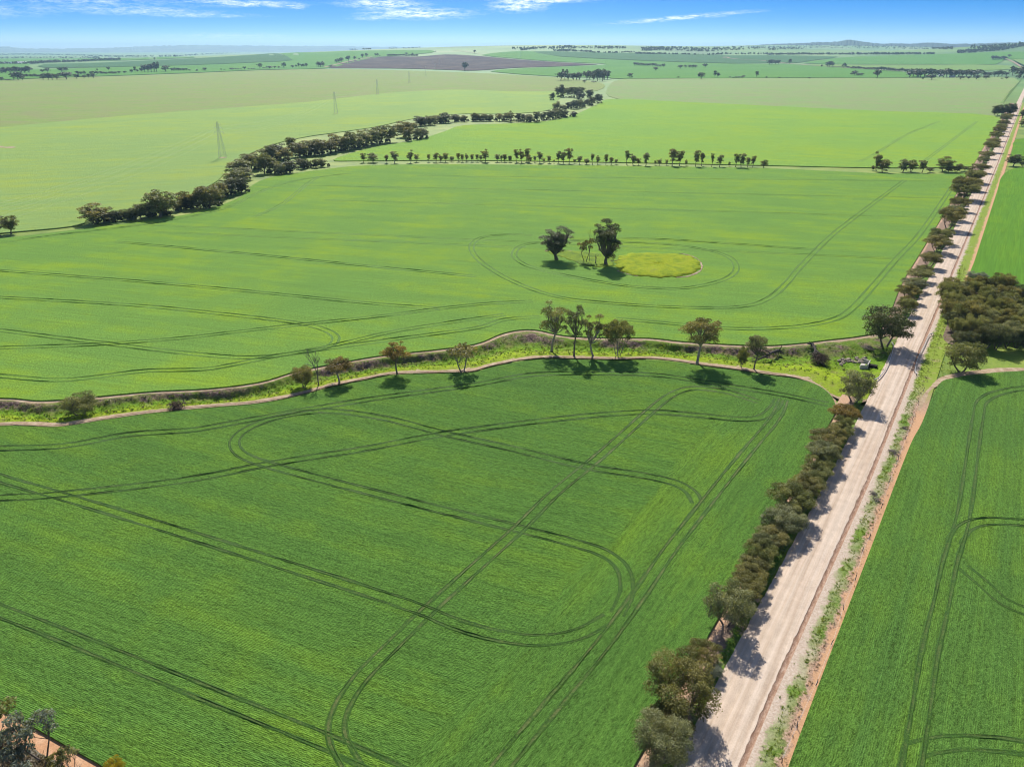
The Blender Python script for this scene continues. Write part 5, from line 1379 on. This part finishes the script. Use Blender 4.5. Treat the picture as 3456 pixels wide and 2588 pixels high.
# ---------------------------------------------------------------- far trees (one mesh each: too small to show parts)
FARM = []
for kind in ('fgum', 'fpine'):
    L = []
    for tm, cm, h0, r0 in PR[kind]:
        tv = np.array([v.co[:] for v in tm.vertices]); cv = np.array([v.co[:] for v in cm.vertices])
        tf = np.array([p.vertices[:] for p in tm.polygons]); cf = np.array([p.vertices[:] for p in cm.polygons])
        tint = np.empty(len(cv), np.float32); cm.attributes['tint'].data.foreach_get('value', tint)
        me = np_mesh('far_tree', np.concatenate([cv, tv]), np.concatenate([cf, tf + len(cv)]), {'tint': np.concatenate([tint, np.zeros(len(tv))])})
        me.materials.append(M['leaf_far']); me.materials.append(M['bark'])
        mi = np.zeros(len(me.polygons), np.int32); mi[len(cf):] = 1
        me.polygons.foreach_set('material_index', mi)
        L.append((me, h0, r0))
    FARM.append(L)
def far_set(x0, y0, s, L, labelf, group, pine=False, name='far_tree', start=0):
    for i, a in enumerate(sorted(L)):
        x, yb, hpx, wpx = a if len(a) == 4 else (*a, a[2] * 1.1)
        u, v = x0 + x * s, y0 + yb * s
        p = gp(u, v)
        h, r = size_at(p, u, v - hpx * s, wpx * s)
        me, h0, r0 = FARM[1 if pine else 0][i % len(FARM[1 if pine else 0])]
        o = link(name, me, None, None, p)
        o.rotation_euler = (0, 0, rt.uniform(0, 6.28)); o.scale = (r / r0 * 1.35,) * 2 + (h / h0 * 1.22,)
        tag(o, labelf(i + start), 'tree', group)
def rowpx(x0, x1, n, yb0, yb1, h, w=None, jit=0.35):
    return [(x0 + (x1 - x0) * (i + rt.uniform(-jit, jit)) / max(n - 1, 1), yb0 + (yb1 - yb0) * i / max(n - 1, 1) + rt.uniform(-1, 1), h * rt.uniform(.75, 1.2), (w or h) * rt.uniform(.8, 1.3)) for i in range(n)]
FA, FB, FC_, FD = (0, 100, .3906), (864, 100, .3906), (1728, 100, .3906), (2592, 100, .3906)
L = [(15, 442, 25, 34), (70, 442, 12, 40), (120, 436, 48, 48), (160, 440, 60, 60), (195, 438, 34, 40), (370, 373, 22, 32), (412, 373, 32, 42), (530, 370, 32, 46), (572, 366, 34, 36), (375, 436, 32, 44), (415, 437, 46, 50), (455, 436, 44, 50), (495, 436, 36, 46), (575, 432, 52, 74), (665, 427, 36, 42), (672, 393, 28, 30), (702, 396, 26, 26), (730, 395, 30, 28),
     (727, 424, 24, 34), (767, 421, 32, 26), (808, 421, 34, 42), (790, 391, 24, 26), (820, 390, 26, 30), (845, 388, 20, 22), (615, 402, 26, 24)] + rowpx(190, 370, 11, 412, 412, 22, 24) + rowpx(400, 600, 7, 408, 402, 22, 26) + rowpx(870, 1025, 9, 387, 384, 19, 24)
far_set(*FA, L, lambda i: '%s dark tree from the left in the far grove by the left edge' % ordn(i), 'far trees at the left')
far_set(*FA, [(938, 357, 28, 22), (842, 361, 18, 12), (1337, 264, 18, 14)], lambda i: ['tiny lone tree on the green rise near far grove', 'small lone tree on the green rise above the row', 'tiny lone tree on the dark green far field'][i], 'lone far trees at the left')
far_set(*FA, rowpx(10, 262, 7, 380, 376, 44, 52, .2), lambda i: '%s tree from the left in the dense dark belt at left edge' % ordn(i), 'dark belt at the left edge', True)
L = [(1078, 381, 18, 28), (1137, 377, 26, 26), (1170, 373, 42, 18), (1188, 372, 22, 18), (1225, 372, 34, 36), (1252, 371, 54, 46), (1280, 370, 50, 44), (1308, 370, 58, 46), (1335, 368, 60, 40), (1356, 368, 72, 44), (1435, 367, 44, 56), (1640, 359, 12, 20), (1703, 363, 14, 22), (1773, 359, 24, 34), (1912, 356, 14, 9), (1938, 354, 8, 9)] + rowpx(1482, 1610, 9, 361, 360, 22, 20) + \
    [(2003, 351, 16, 36), (2037, 348, 12, 14), (2060, 349, 10, 18), (2085, 349, 9, 14), (2113, 348, 22, 22), (2150, 346, 9, 16), (2175, 346, 9, 16), (2195, 346, 11, 20)]
far_set(*FA, L, lambda i: '%s tree from the left in the thin row along the olive field top' % ordn(i), 'far row above the olive field')
L = [(35, 340, 38, 36), (70, 340, 10, 20), (117, 340, 20, 46), (162, 337, 16, 22), (200, 337, 15, 22), (242, 333, 38, 36), (317, 333, 20, 24), (347, 330, 20, 16), (370, 329, 32, 20), (395, 329, 26, 20), (415, 329, 26, 22), (436, 329, 30, 20), (540, 325, 30, 30), (558, 326, 40, 50), (578, 324, 30, 24), (645, 326, 13, 26)]
far_set(*FB, L, lambda i: '%s tree from the left in the row below the brown hill track' % ordn(i), 'far row left of the brown hill')
L = [(697, 291, 26, 26), (717, 290, 32, 28), (740, 287, 36, 30), (799, 277, 40, 34), (852, 264, 26, 24), (893, 263, 12, 16), (920, 247, 30, 22), (954, 240, 28, 27), (1035, 231, 19, 18), (1050, 231, 20, 20), (1070, 231, 8, 10)]
far_set(*FB, L, lambda i: '%s tree from the bottom beside the track up the brown hill' % ordn(i), 'trees along the brown hill track')
far_set(*FB, rowpx(1138, 1398, 24, 231, 234, 14, 14, .2), lambda i: '%s bush from the left in the dark hedge on the brown hill' % ordn(i), 'hedge on the brown hill', True, 'far_bush')
far_set(*FB, [(1300, 222, 18, 24), (1352, 220, 14, 14), (1553, 196, 9, 10), (1888, 204, 22, 22), (1805, 358, 60, 46)], lambda i: ['small pale tree behind the brown hill hedge', 'tiny tree at the right of the brown hill hedge', 'tiny tree on the skyline above the brown hill', 'lone gum at the foot of the brown hill', 'dark round tree on the green skyline'][i], 'lone trees about the brown hill')
SK = rowpx(555, 570, 2, 186, 186, 8, 8) + rowpx(810, 875, 6, 180, 179, 9, 10) + rowpx(930, 990, 6, 177, 175, 11, 12) + rowpx(1155, 1205, 4, 170, 169, 9, 10) + rowpx(1280, 1410, 9, 167, 162, 9, 10)
far_set(*FB, SK, lambda i: '%s tiny tree from the left on the green skyline left of centre' % ordn(i), 'skyline trees left of centre')
# dark pine clumps
far_set(*FC_, [(420, 442, 62, 70), (457, 434, 74, 40), (485, 442, 52, 52)], lambda i: '%s tree from the left in the group beside the dark pines' % ordn(i), 'trees beside the dark pines')
far_set(*FC_, [(530, 439, 46, 40), (556, 439, 52, 44), (585, 437, 54, 50), (645, 433, 58, 50), (672, 430, 60, 50), (700, 441, 52, 40), (715, 428, 66, 50), (738, 446, 72, 48), (760, 430, 70, 50), (782, 446, 76, 56), (800, 432, 72, 50), (822, 432, 64, 50)], lambda i: '%s dense dark pine from the left in the far clump' % ordn(i), 'far dark pine clump', True, 'pine_tree')
far_set(*FC_, [(625, 462, 22, 30), (706, 460, 10, 36), (1020, 419, 34, 40), (1036, 419, 12, 12)], lambda i: ['small tree just below the dark pines', 'low bush below the dark pines', 'lone round tree right of the dark pines', 'tiny bush right of the lone round tree'][i], 'trees near the dark pines')
L = rowpx(1060, 1150, 6, 312, 317, 20, 26, .2) + rowpx(1170, 1305, 7, 319, 326, 22, 28, .2) + [(1240, 357, 26, 34), (1455, 340, 28, 38), (1497, 334, 22, 26), (1535, 335, 24, 26), (1558, 335, 24, 28), (1582, 333, 22, 28), (1668, 330, 28, 38)]
far_set(*FC_, L, lambda i: '%s tree from the left scattered on the far green slope' % ordn(i), 'scattered trees on the far green slope')
L = [(1435, 421, 11, 20), (1633, 430, 48, 54), (1752, 417, 50, 24), (1778, 417, 36, 26), (1883, 419, 10, 18), (1912, 421, 9, 18), (1935, 421, 12, 20), (1960, 421, 12, 24), (1985, 421, 14, 24), (2003, 414, 14, 24), (2112, 414, 44, 26), (2197, 421, 12, 18)]
far_set(*FC_, L, lambda i: '%s tree from the left along the top of the pale field' % ordn(i), 'trees along the pale field top')
L = [(10, 308, 38, 38), (32, 308, 40, 36), (62, 305, 32, 32), (88, 304, 34, 32), (185, 300, 36, 27), (463, 327, 18, 14), (510, 327, 36, 32), (532, 328, 44, 40), (552, 326, 34, 28), (655, 336, 38, 36), (688, 337, 17, 30)]
far_set(*FD, L, lambda i: '%s tree from the left beside the winding far road' % ordn(i), 'trees beside the far road')
L = rowpx(722, 800, 6, 342, 343, 17, 22, .2) + rowpx(825, 922, 7, 348, 350, 18, 22, .2) + rowpx(940, 1200, 14, 357, 371, 26, 30, .2)
far_set(*FD, L, lambda i: '%s dark tree from the left in the hedgerow before the farmhouse' % ordn(i), 'hedgerow before the farmhouse')
L = [(x, 408 + 8 * rt.random() - 10 * (x > 1800), rt.uniform(46, 66), rt.uniform(52, 76)) for x in range(1218, 1845, 33)] + [(1295, 417, 46, 60), (1412, 436, 36, 54), (1660, 432, 26, 56), (1730, 432, 22, 34), (1800, 432, 30, 50), (1880, 432, 32, 50), (1870, 410, 36, 50), (1905, 410, 34, 40), (1955, 410, 38, 44), (1985, 408, 44, 50), (2020, 402, 36, 40), (2060, 402, 26, 40), (2060, 430, 18, 30), (2115, 398, 64, 58), (2175, 420, 66, 70), (2205, 415, 80, 70), (2160, 425, 26, 40)]
far_set(*FD, L, lambda i: '%s tree from the left in the farmhouse grove at right' % ordn(i), 'farmhouse grove')
L = [(722, 396, 18, 24), (742, 400, 36, 46), (775, 403, 22, 32), (805, 403, 22, 36), (940, 422, 57, 50), (97, 424, 11, 18), (168, 424, 6, 8), (355, 426, 11, 18), (1338, 432, 12, 16), (2020, 430, 10, 18)]
far_set(*FD, L, lambda i: '%s tree from the left on the green strip before the farmhouse' % ordn(i), 'trees on the green strip before the farmhouse')
far_set(*FD, rowpx(1935, 2045, 8, 262, 262, 24, 28, .2) + [(2080, 243, 22, 26)], lambda i: '%s dark tree from the left in the clump on the far right slope' % ordn(i), 'clump on the far right slope')
for k, (x, yb, yt, w) in enumerate([(1952, 742, 660, 46), (1980, 746, 655, 50), (2012, 748, 652, 52), (2045, 746, 648, 56), (2080, 742, 642, 60), (2108, 738, 644, 50)]):
    u, v = FD[0] + x * FD[2], FD[1] + yb * FD[2]
    p = gp(u, v); h, r = size_at(p, u, FD[1] + yt * FD[2], w * FD[2])
    plant('pine_tree', 'mgum', p, h, r * 1.25, 'leaf_dark', '%s dark tree from the left in the roadside clump at upper right' % ordn(k), 'dark roadside clump at upper right', 'bark', rt)

# far woods that read as one mass
def wood_mass(name, label, pts, h, seed):
    """pts = ground points; each becomes a small uneven tuft of foliage"""
    rn = np.random.default_rng(seed)
    Vs, As = [], []
    for p in pts:
        n = 16
        hh = h * rn.uniform(.6, 1.2)
        d = rn.normal(size=(n, 3)); d /= np.linalg.norm(d, axis=1)[:, None]; d[:, 2] = np.abs(d[:, 2])
        P = np.array(p) + d * np.array([hh * .6, hh * .6, hh * .75]) * (0.5 + 0.5 * rn.random(n))[:, None] + np.array([0, 0, hh * .2])
        t = rn.normal(size=(n, 3)); t /= np.linalg.norm(t, axis=1)[:, None]
        b = np.cross(t, rn.normal(size=(n, 3))); b /= np.linalg.norm(b, axis=1)[:, None]
        s = hh * .34
        Vs.append(np.stack([P - t * s, P + b * s * .8, P + t * s, P - b * s * .8], 1).reshape(-1, 3))
        As.append(np.repeat(np.clip(rn.normal(size=n) * .2 + .45, 0, 1), 4))
    V = np.concatenate(Vs)
    return tag(link(name, np_mesh(name, V, np.arange(len(V)).reshape(-1, 4), {'tint': np.concatenate(As)}), M['leaf_far']), label, 'woodland', kind='stuff')
def along(x0, y0, s, line, n, jy, rg):
    out = []
    for _ in range(n):
        t = rg.random() * (len(line) - 1); i = int(t); f = t - i
        x = line[i][0] + (line[i + 1][0] - line[i][0]) * f; y = line[i][1] + (line[i + 1][1] - line[i][1]) * f + rg.uniform(-jy, jy)
        out.append(tuple(gp(x0 + x * s, y0 + y * s)))
    return out
rg = random.Random(91)
wood_mass('distant_woodland', 'dark bands of woodland on the far left plain', along(*FA, [(-300, 300), (0, 297), (160, 296), (310, 294), (420, 284), (520, 282)], 260, 4, rg) + along(*FA, [(545, 282), (700, 277), (860, 268), (1040, 262)], 220, 3, rg) + along(*FA, [(-300, 252), (0, 250), (240, 246), (500, 246), (800, 246), (860, 244)], 160, 5, rg), 13, 1)
wood_mass('distant_woodland', 'hazy tree lines near the left horizon', along(*FA, [(-300, 222), (0, 219), (300, 216), (520, 219), (1000, 236), (1500, 234), (1800, 214), (2212, 194)], 520, 4, rg) + along(*FB, [(0, 188), (300, 186), (560, 184)], 90, 2, rg), 15, 2)
wood_mass('distant_woodland', 'dark tree lines on the far plain right of centre', along(*FC_, [(360, 187), (500, 186), (690, 196)], 90, 3, rg) + along(*FC_, [(690, 200), (880, 205), (1060, 200)], 40, 2, rg) + along(*FC_, [(1065, 210), (1180, 212), (1295, 213)], 70, 2, rg) + along(*FC_, [(1300, 213), (1690, 221), (1860, 213), (2212, 214)], 90, 2, rg) + along(*FC_, [(80, 180), (220, 162), (520, 150)], 120, 4, rg), 12, 3)
wood_mass('distant_woodland', 'long dark tree line at the foot of the right hills', along(*FD, [(0, 218), (300, 216), (700, 216), (1000, 214), (1435, 213)], 330, 3, rg), 13, 4)
wood_mass('distant_woodland', 'wooded slope of the near hill at the right edge', along(*FD, [(1640, 198), (1800, 188), (2000, 172), (2212, 135), (2400, 120)], 420, 12, rg) + along(*FD, [(1750, 160), (2000, 150), (2300, 118)], 160, 12, rg), 12, 5)
wood_mass('distant_woodland', 'hazy woods on the low hills right of centre', along(*FC_, [(1120, 175), (1300, 168), (1700, 180), (2200, 150)], 420, 14, rg) + along(*FD, [(0, 165), (400, 150), (900, 150), (1300, 155), (1600, 160)], 520, 16, rg) + along(*FC_, [(0, 168), (600, 160), (1000, 160)], 160, 8, rg), 13, 6)

under = []
for E_, (x, yb, yt, w) in UP[2:]:
    p = gp(E_[0] + x * E_[2], E_[1] + yb * E_[2])
    for _ in range(4): under.append((p.x + rg.uniform(-6, 6), p.y + rg.uniform(-3, 7), 0))
wood_mass('creek_scrub', 'low brown scrub filling in under the upper creek gums', under, 3.6, 7)
# ---------------------------------------------------------------- pylons and line
def pylon_meshes():
    H = 35.0
    def w_at(z): return 3.1 * (1 - z / H * 0.86) if z < 24 else 0.75
    legs = []
    for sx, sy in ((-1, -1), (1, -1), (1, 1), (-1, 1)):
        wd = Wood()
        wd.add([(sx * w_at(z), sy * w_at(z), z) for z in (-.3, 8, 16, 23.9, 33)], [.10] * 5, 4)
        legs.append(wd.mesh('leg'))
    br = Wood()
    lev = [0, 5, 9.5, 13.5, 17, 20, 22.5, 24.5, 26.5, 28.5, 30.5, 32.5]
    for z0, z1 in zip(lev, lev[1:]):
        a, b = w_at(z0), w_at(z1)
        for s in range(4):
            c0 = [(-1, -1), (1, -1), (1, 1), (-1, 1)][s]; c1 = [(1, -1), (1, 1), (-1, 1), (-1, -1)][s]
            br.add([(c0[0] * a, c0[1] * a, z0), (c1[0] * b, c1[1] * b, z1)], [.05] * 2, 3)
            br.add([(c1[0] * a, c1[1] * a, z0), (c0[0] * b, c0[1] * b, z1)], [.05] * 2, 3)
            br.add([(c0[0] * b, c0[1] * b, z1), (c1[0] * b, c1[1] * b, z1)], [.045] * 2, 3)
    arms = []
    for z, L in ((24.5, 4.6), (28.5, 4.0), (32.0, 3.2)):
        for s in (-1, 1):
            wd = Wood()
            for dy in (-.6, .6): wd.add([(s * .7, dy, z), (s * L, 0, z + .1)], [.09] * 2, 3)
            wd.add([(s * .7, 0, z + 1.3), (s * L, 0, z + .1)], [.08] * 2, 3)
            wd.add([(s * L, 0, z), (s * L, 0, z - 1.6)], [.09] * 2, 4)
            arms.append(wd.mesh('crossarm'))
    pk = Wood(); pk.add([(0.75, .75, 32.5), (0, 0, H)], [.1, .06], 3); pk.add([(-.75, -.75, 32.5), (0, 0, H)], [.1, .06], 3); pk.add([(-.75, .75, 32.5), (0, 0, H)], [.1, .06], 3); pk.add([(.75, -.75, 32.5), (0, 0, H)], [.1, .06], 3)
    return legs, br.mesh('bracing'), arms, pk.mesh('peak')
legs, brc, arms, pkm = pylon_meshes()
PY = [(-293, 748), (-301, 1295), (-328, 1869), (-334, 2508), (-350, 3130), (-372, 3760), (-420, 4500), (60, 5300), (420, 5900), (700, 6400)]
plab = ['nearest and tallest lattice pylon in the pale left field', 'second lattice pylon from the left, on the pale field', 'third pylon, at the edge of the olive field', 'fourth pylon, below the brown hill', 'fifth pylon, against the brown hill', 'sixth pylon, on the brown hill',
        'seventh pylon, near the crest of the brown hill', 'tiny pylon on the skyline right of the brown hill', 'tiny skyline pylon, second from the right', 'tiny skyline pylon, rightmost']
ptop = []
for k, (x, y) in enumerate(PY):
    z = float(T(x, y)) + (1.4 if y > 2600 else 0.3)
    root = empty('pylon', (x, y, z), R(4)); tag(root, plab[k], 'pylon', 'lattice pylons of the power line')
    for me in legs: link('leg', me, M['tower'], root)
    link('bracing', brc, M['tower'], root)
    for me in arms: link('crossarm', me, M['tower'], root)
    link('peak', pkm, M['tower'], root)
    ptop.append((x, y, z))
spans = [((-285, 190, 0.3), ptop[0], 'conductors from the nearest pylon towards the left edge')] + [(ptop[k], ptop[k + 1], 'conductors between the %s and %s pylons' % (ordn(k), ordn(k + 1))) for k in range(4)]
for a, b, lb in spans:
    root = empty('power_line', a); tag(root, lb, 'power line', 'spans of the power line')
    for z, L in ((22.9, 4.6), (26.9, 4.0), (30.4, 3.2)):
        for s in (-1, 1):
            wd = Wood()
            n = 18
            wd.add([((b[0] - a[0]) * i / n + s * L, (b[1] - a[1]) * i / n, z + (b[2] - a[2]) * i / n - 10.5 * 4 * (i / n) * (1 - i / n)) for i in range(n + 1)], [.02] * (n + 1), 3)
            link('wire', wd.mesh('wire'), M['wire'], root)
# pylon pads
pad = new_mesh('pad', [(3.9 * math.cos(a * .5236) * rt.uniform(.85, 1.1), 3.9 * math.sin(a * .5236) * rt.uniform(.85, 1.1), 0) for a in range(12)], [tuple(range(12))])
for k in range(3):
    o = link('bare_patch', pad, M['dirt'], None, (PY[k][0], PY[k][1], CZ + 0.05)); tag(o, 'bare earth patch under the %s pylon' % ['nearest', 'second', 'third'][k], 'bare ground', kind='structure')

# ---------------------------------------------------------------- far farm buildings
def house(name, u, v, w, d, h, roofm, label, rz=0.0, wallm='white_wall', cat='building'):
    p = gp(u, v); root = empty(name, p, rz); tag(root, label, cat)
    boxes('wall', [(-w / 2, w / 2, -d / 2, d / 2, -.5, h)], M[wallm], root)
    e, rh = .5, d * .22
    V = [(-w / 2 - e, -d / 2 - e, h - .1), (w / 2 + e, -d / 2 - e, h - .1), (w / 2 + e, 0, h + rh), (-w / 2 - e, 0, h + rh), (w / 2 + e, d / 2 + e, h - .1), (-w / 2 - e, d / 2 + e, h - .1)]
    link('roof', new_mesh('roof', V, [(0, 1, 2, 3), (3, 2, 4, 5), (0, 3, 5), (1, 4, 2), (0, 5, 4, 1)]), M[roofm], root)
    dm = boxes('door', [(-.6, .6, -d / 2 - .06, -d / 2 - .01, 0, 2.1)], M['roof_blue'], root)
    for sx in (-.3, .3): boxes('window', [(sx * w - .9, sx * w + .9, -d / 2 - .06, -d / 2 - .01, 1.0, 2.2)], M['glass'], root)
    return root
house('farm_shed', FA[0] + 192 * FA[2], FA[1] + 297 * FA[2], 55, 26, 7, 'roof_white', 'long white-roofed shed on the far left plain', R(20))
house('farm_shed', FA[0] + 80 * FA[2], FA[1] + 297 * FA[2], 70, 24, 6, 'roof_blue', 'grey-roofed shed left of the white shed', R(20))
house('farmhouse', FA[0] + 952 * FA[2], FA[1] + 252 * FA[2], 22, 14, 8, 'roof_white', 'tiny white building in the far left woods')
house('farmhouse', FD[0] + 1378 * FD[2], FD[1] + 412 * FD[2], 15, 11, 4, 'roof_red', 'small red-roofed farmhouse in the right grove', R(-15))
house('farm_shed', FD[0] + 1588 * FD[2], FD[1] + 415 * FD[2], 18, 11, 4.5, 'roof_blue', 'blue-grey roofed shed in the right grove', R(-10))
house('farm_shed', FD[0] + 1490 * FD[2], FD[1] + 404 * FD[2], 16, 10, 5, 'roof_white', 'pale roofed shed between the farmhouse and blue shed', R(-10))
house('farmhouse', FD[0] + 728 * FD[2], FD[1] + 214 * FD[2], 34, 16, 6, 'roof_white', 'white-roofed farmhouse in the distant right tree line', R(10))
house('farm_shed', FD[0] + 797 * FD[2], FD[1] + 214 * FD[2], 40, 18, 6, 'roof_white', 'white shed right of the distant farmhouse', R(10))

# ---------------------------------------------------------------- weeds, tussocks and sticks
def tufts(name, label, pts, size, leafm, seed, n=9, up=0.9):
    rn = np.random.default_rng(seed)
    Vs, As = [], []
    for p in pts:
        s = size * rn.uniform(.5, 1.5)
        d = rn.normal(size=(n, 3)); d[:, 2] = np.abs(d[:, 2]) * up + .35; d /= np.linalg.norm(d, axis=1)[:, None]
        side = np.cross(d, rn.normal(size=(n, 3))); side /= np.linalg.norm(side, axis=1)[:, None]
        base = np.array(p) + rn.normal(size=(n, 3)) * np.array([.35, .35, 0]) * s
        L = s * rn.uniform(.6, 1.2, size=n)[:, None]
        Vs.append(np.stack([base - side * s * .12, base + side * s * .12, base + d * L + side * s * .10, base + d * L - side * s * .10], 1).reshape(-1, 3))
        As.append(np.repeat(np.clip(rn.random() + rn.normal(size=n) * .12, 0, 1), 4))
    V = np.concatenate(Vs)
    return tag(link(name, np_mesh(name, V, np.arange(len(V)).reshape(-1, 4), {'tint': np.concatenate(As)}), M[leafm]), label, 'weeds', kind='stuff')
rg = random.Random(15)
pts = []
for _ in range(5200):
    i = rg.randrange(NS); t = rg.uniform(.14, .9)
    p = ta[i].lerp(tb[i], t); pts.append((p.x, p.y, creek_z(p.x, p.y) - .03))
tufts('creek_grass', 'rank green grass tussocks in the creek', pts[:2600], 0.40, 'weed', 1)
tufts('creek_weeds', 'dry grey-brown weeds on the creek banks', pts[4500:], 0.42, 'dry_weed', 2)
pts = []
for _ in range(2600):
    w = rg.uniform(-60, 330) if rg.random() < .8 else rg.uniform(0, 700)
    p = rq(road_shift(w) + rg.gauss(11.3, .6), w, 0.12); pts.append(tuple(p))
tufts('verge_grass', 'strip of green grass tufts on the right verge', pts, 0.24, 'weed', 3)
pts = [tuple(rq(road_shift(w) + rg.gauss(12.6, .5), w, 0.1)) for w in [rg.uniform(-60, 330) for _ in range(900)]]
tufts('dry_verge_weeds', 'dry weeds and litter along the right fence', pts, 0.22, 'dry_weed', 4)
pts = [tuple(rq(rg.gauss(-1.1, .5), w, 0.08)) for w in [rg.uniform(-60, 140) if rg.random() < .5 else rg.uniform(205, 700) for _ in range(1600)]]
tufts('verge_grass', 'green grass fringe along the left edge of the road', pts, 0.26, 'weed', 5)
pts = [tuple(gp(rg.uniform(-200, 380), rg.uniform(2440, 2800), 0.03)) for _ in range(2600)]
pts = [p for p in pts if (px_of(p[0], p[1])[1] > 2470 + (px_of(p[0], p[1])[0]) * 0.55)]
tufts('corner_scrub', 'low grey-brown scrub on the ground in the bottom left corner', pts, 0.5, 'dry_weed', 8)
pts = []
for _ in range(900):
    x, y = rg.uniform(480, 700), rg.uniform(1180, 1480)
    p = gp(2900 + x * .4528, 600 + y * .4528)
    q0, w0 = to_rq(p)
    if q0 > 12: pts.append((p.x, p.y, 0))
tufts('gully_weeds', 'rough weeds beside the right guard rail', pts[:200], 0.26, 'weed', 6)
for k, (x, y, s) in enumerate([(1240, 660, 1.6), (1165, 850, 2.2), (1040, 1200, 2.0), (1010, 1150, 1.6), (1140, 1040 - 210, 1.2)]):
    q0, w0 = to_rq(gp(*C1(x, y)))
    heap('branch_litter', '%s small pile of dead branches from the culvert along the right verge' % ordn(sorted([660, 850, 1200, 1150, 830]).index([660, 850, 1200, 1150, 830][k])), rq(q0 - .6, w0, .05), .7 * s / 1.6, s, 26, 600 + k, 'dead_wood', 'branches')
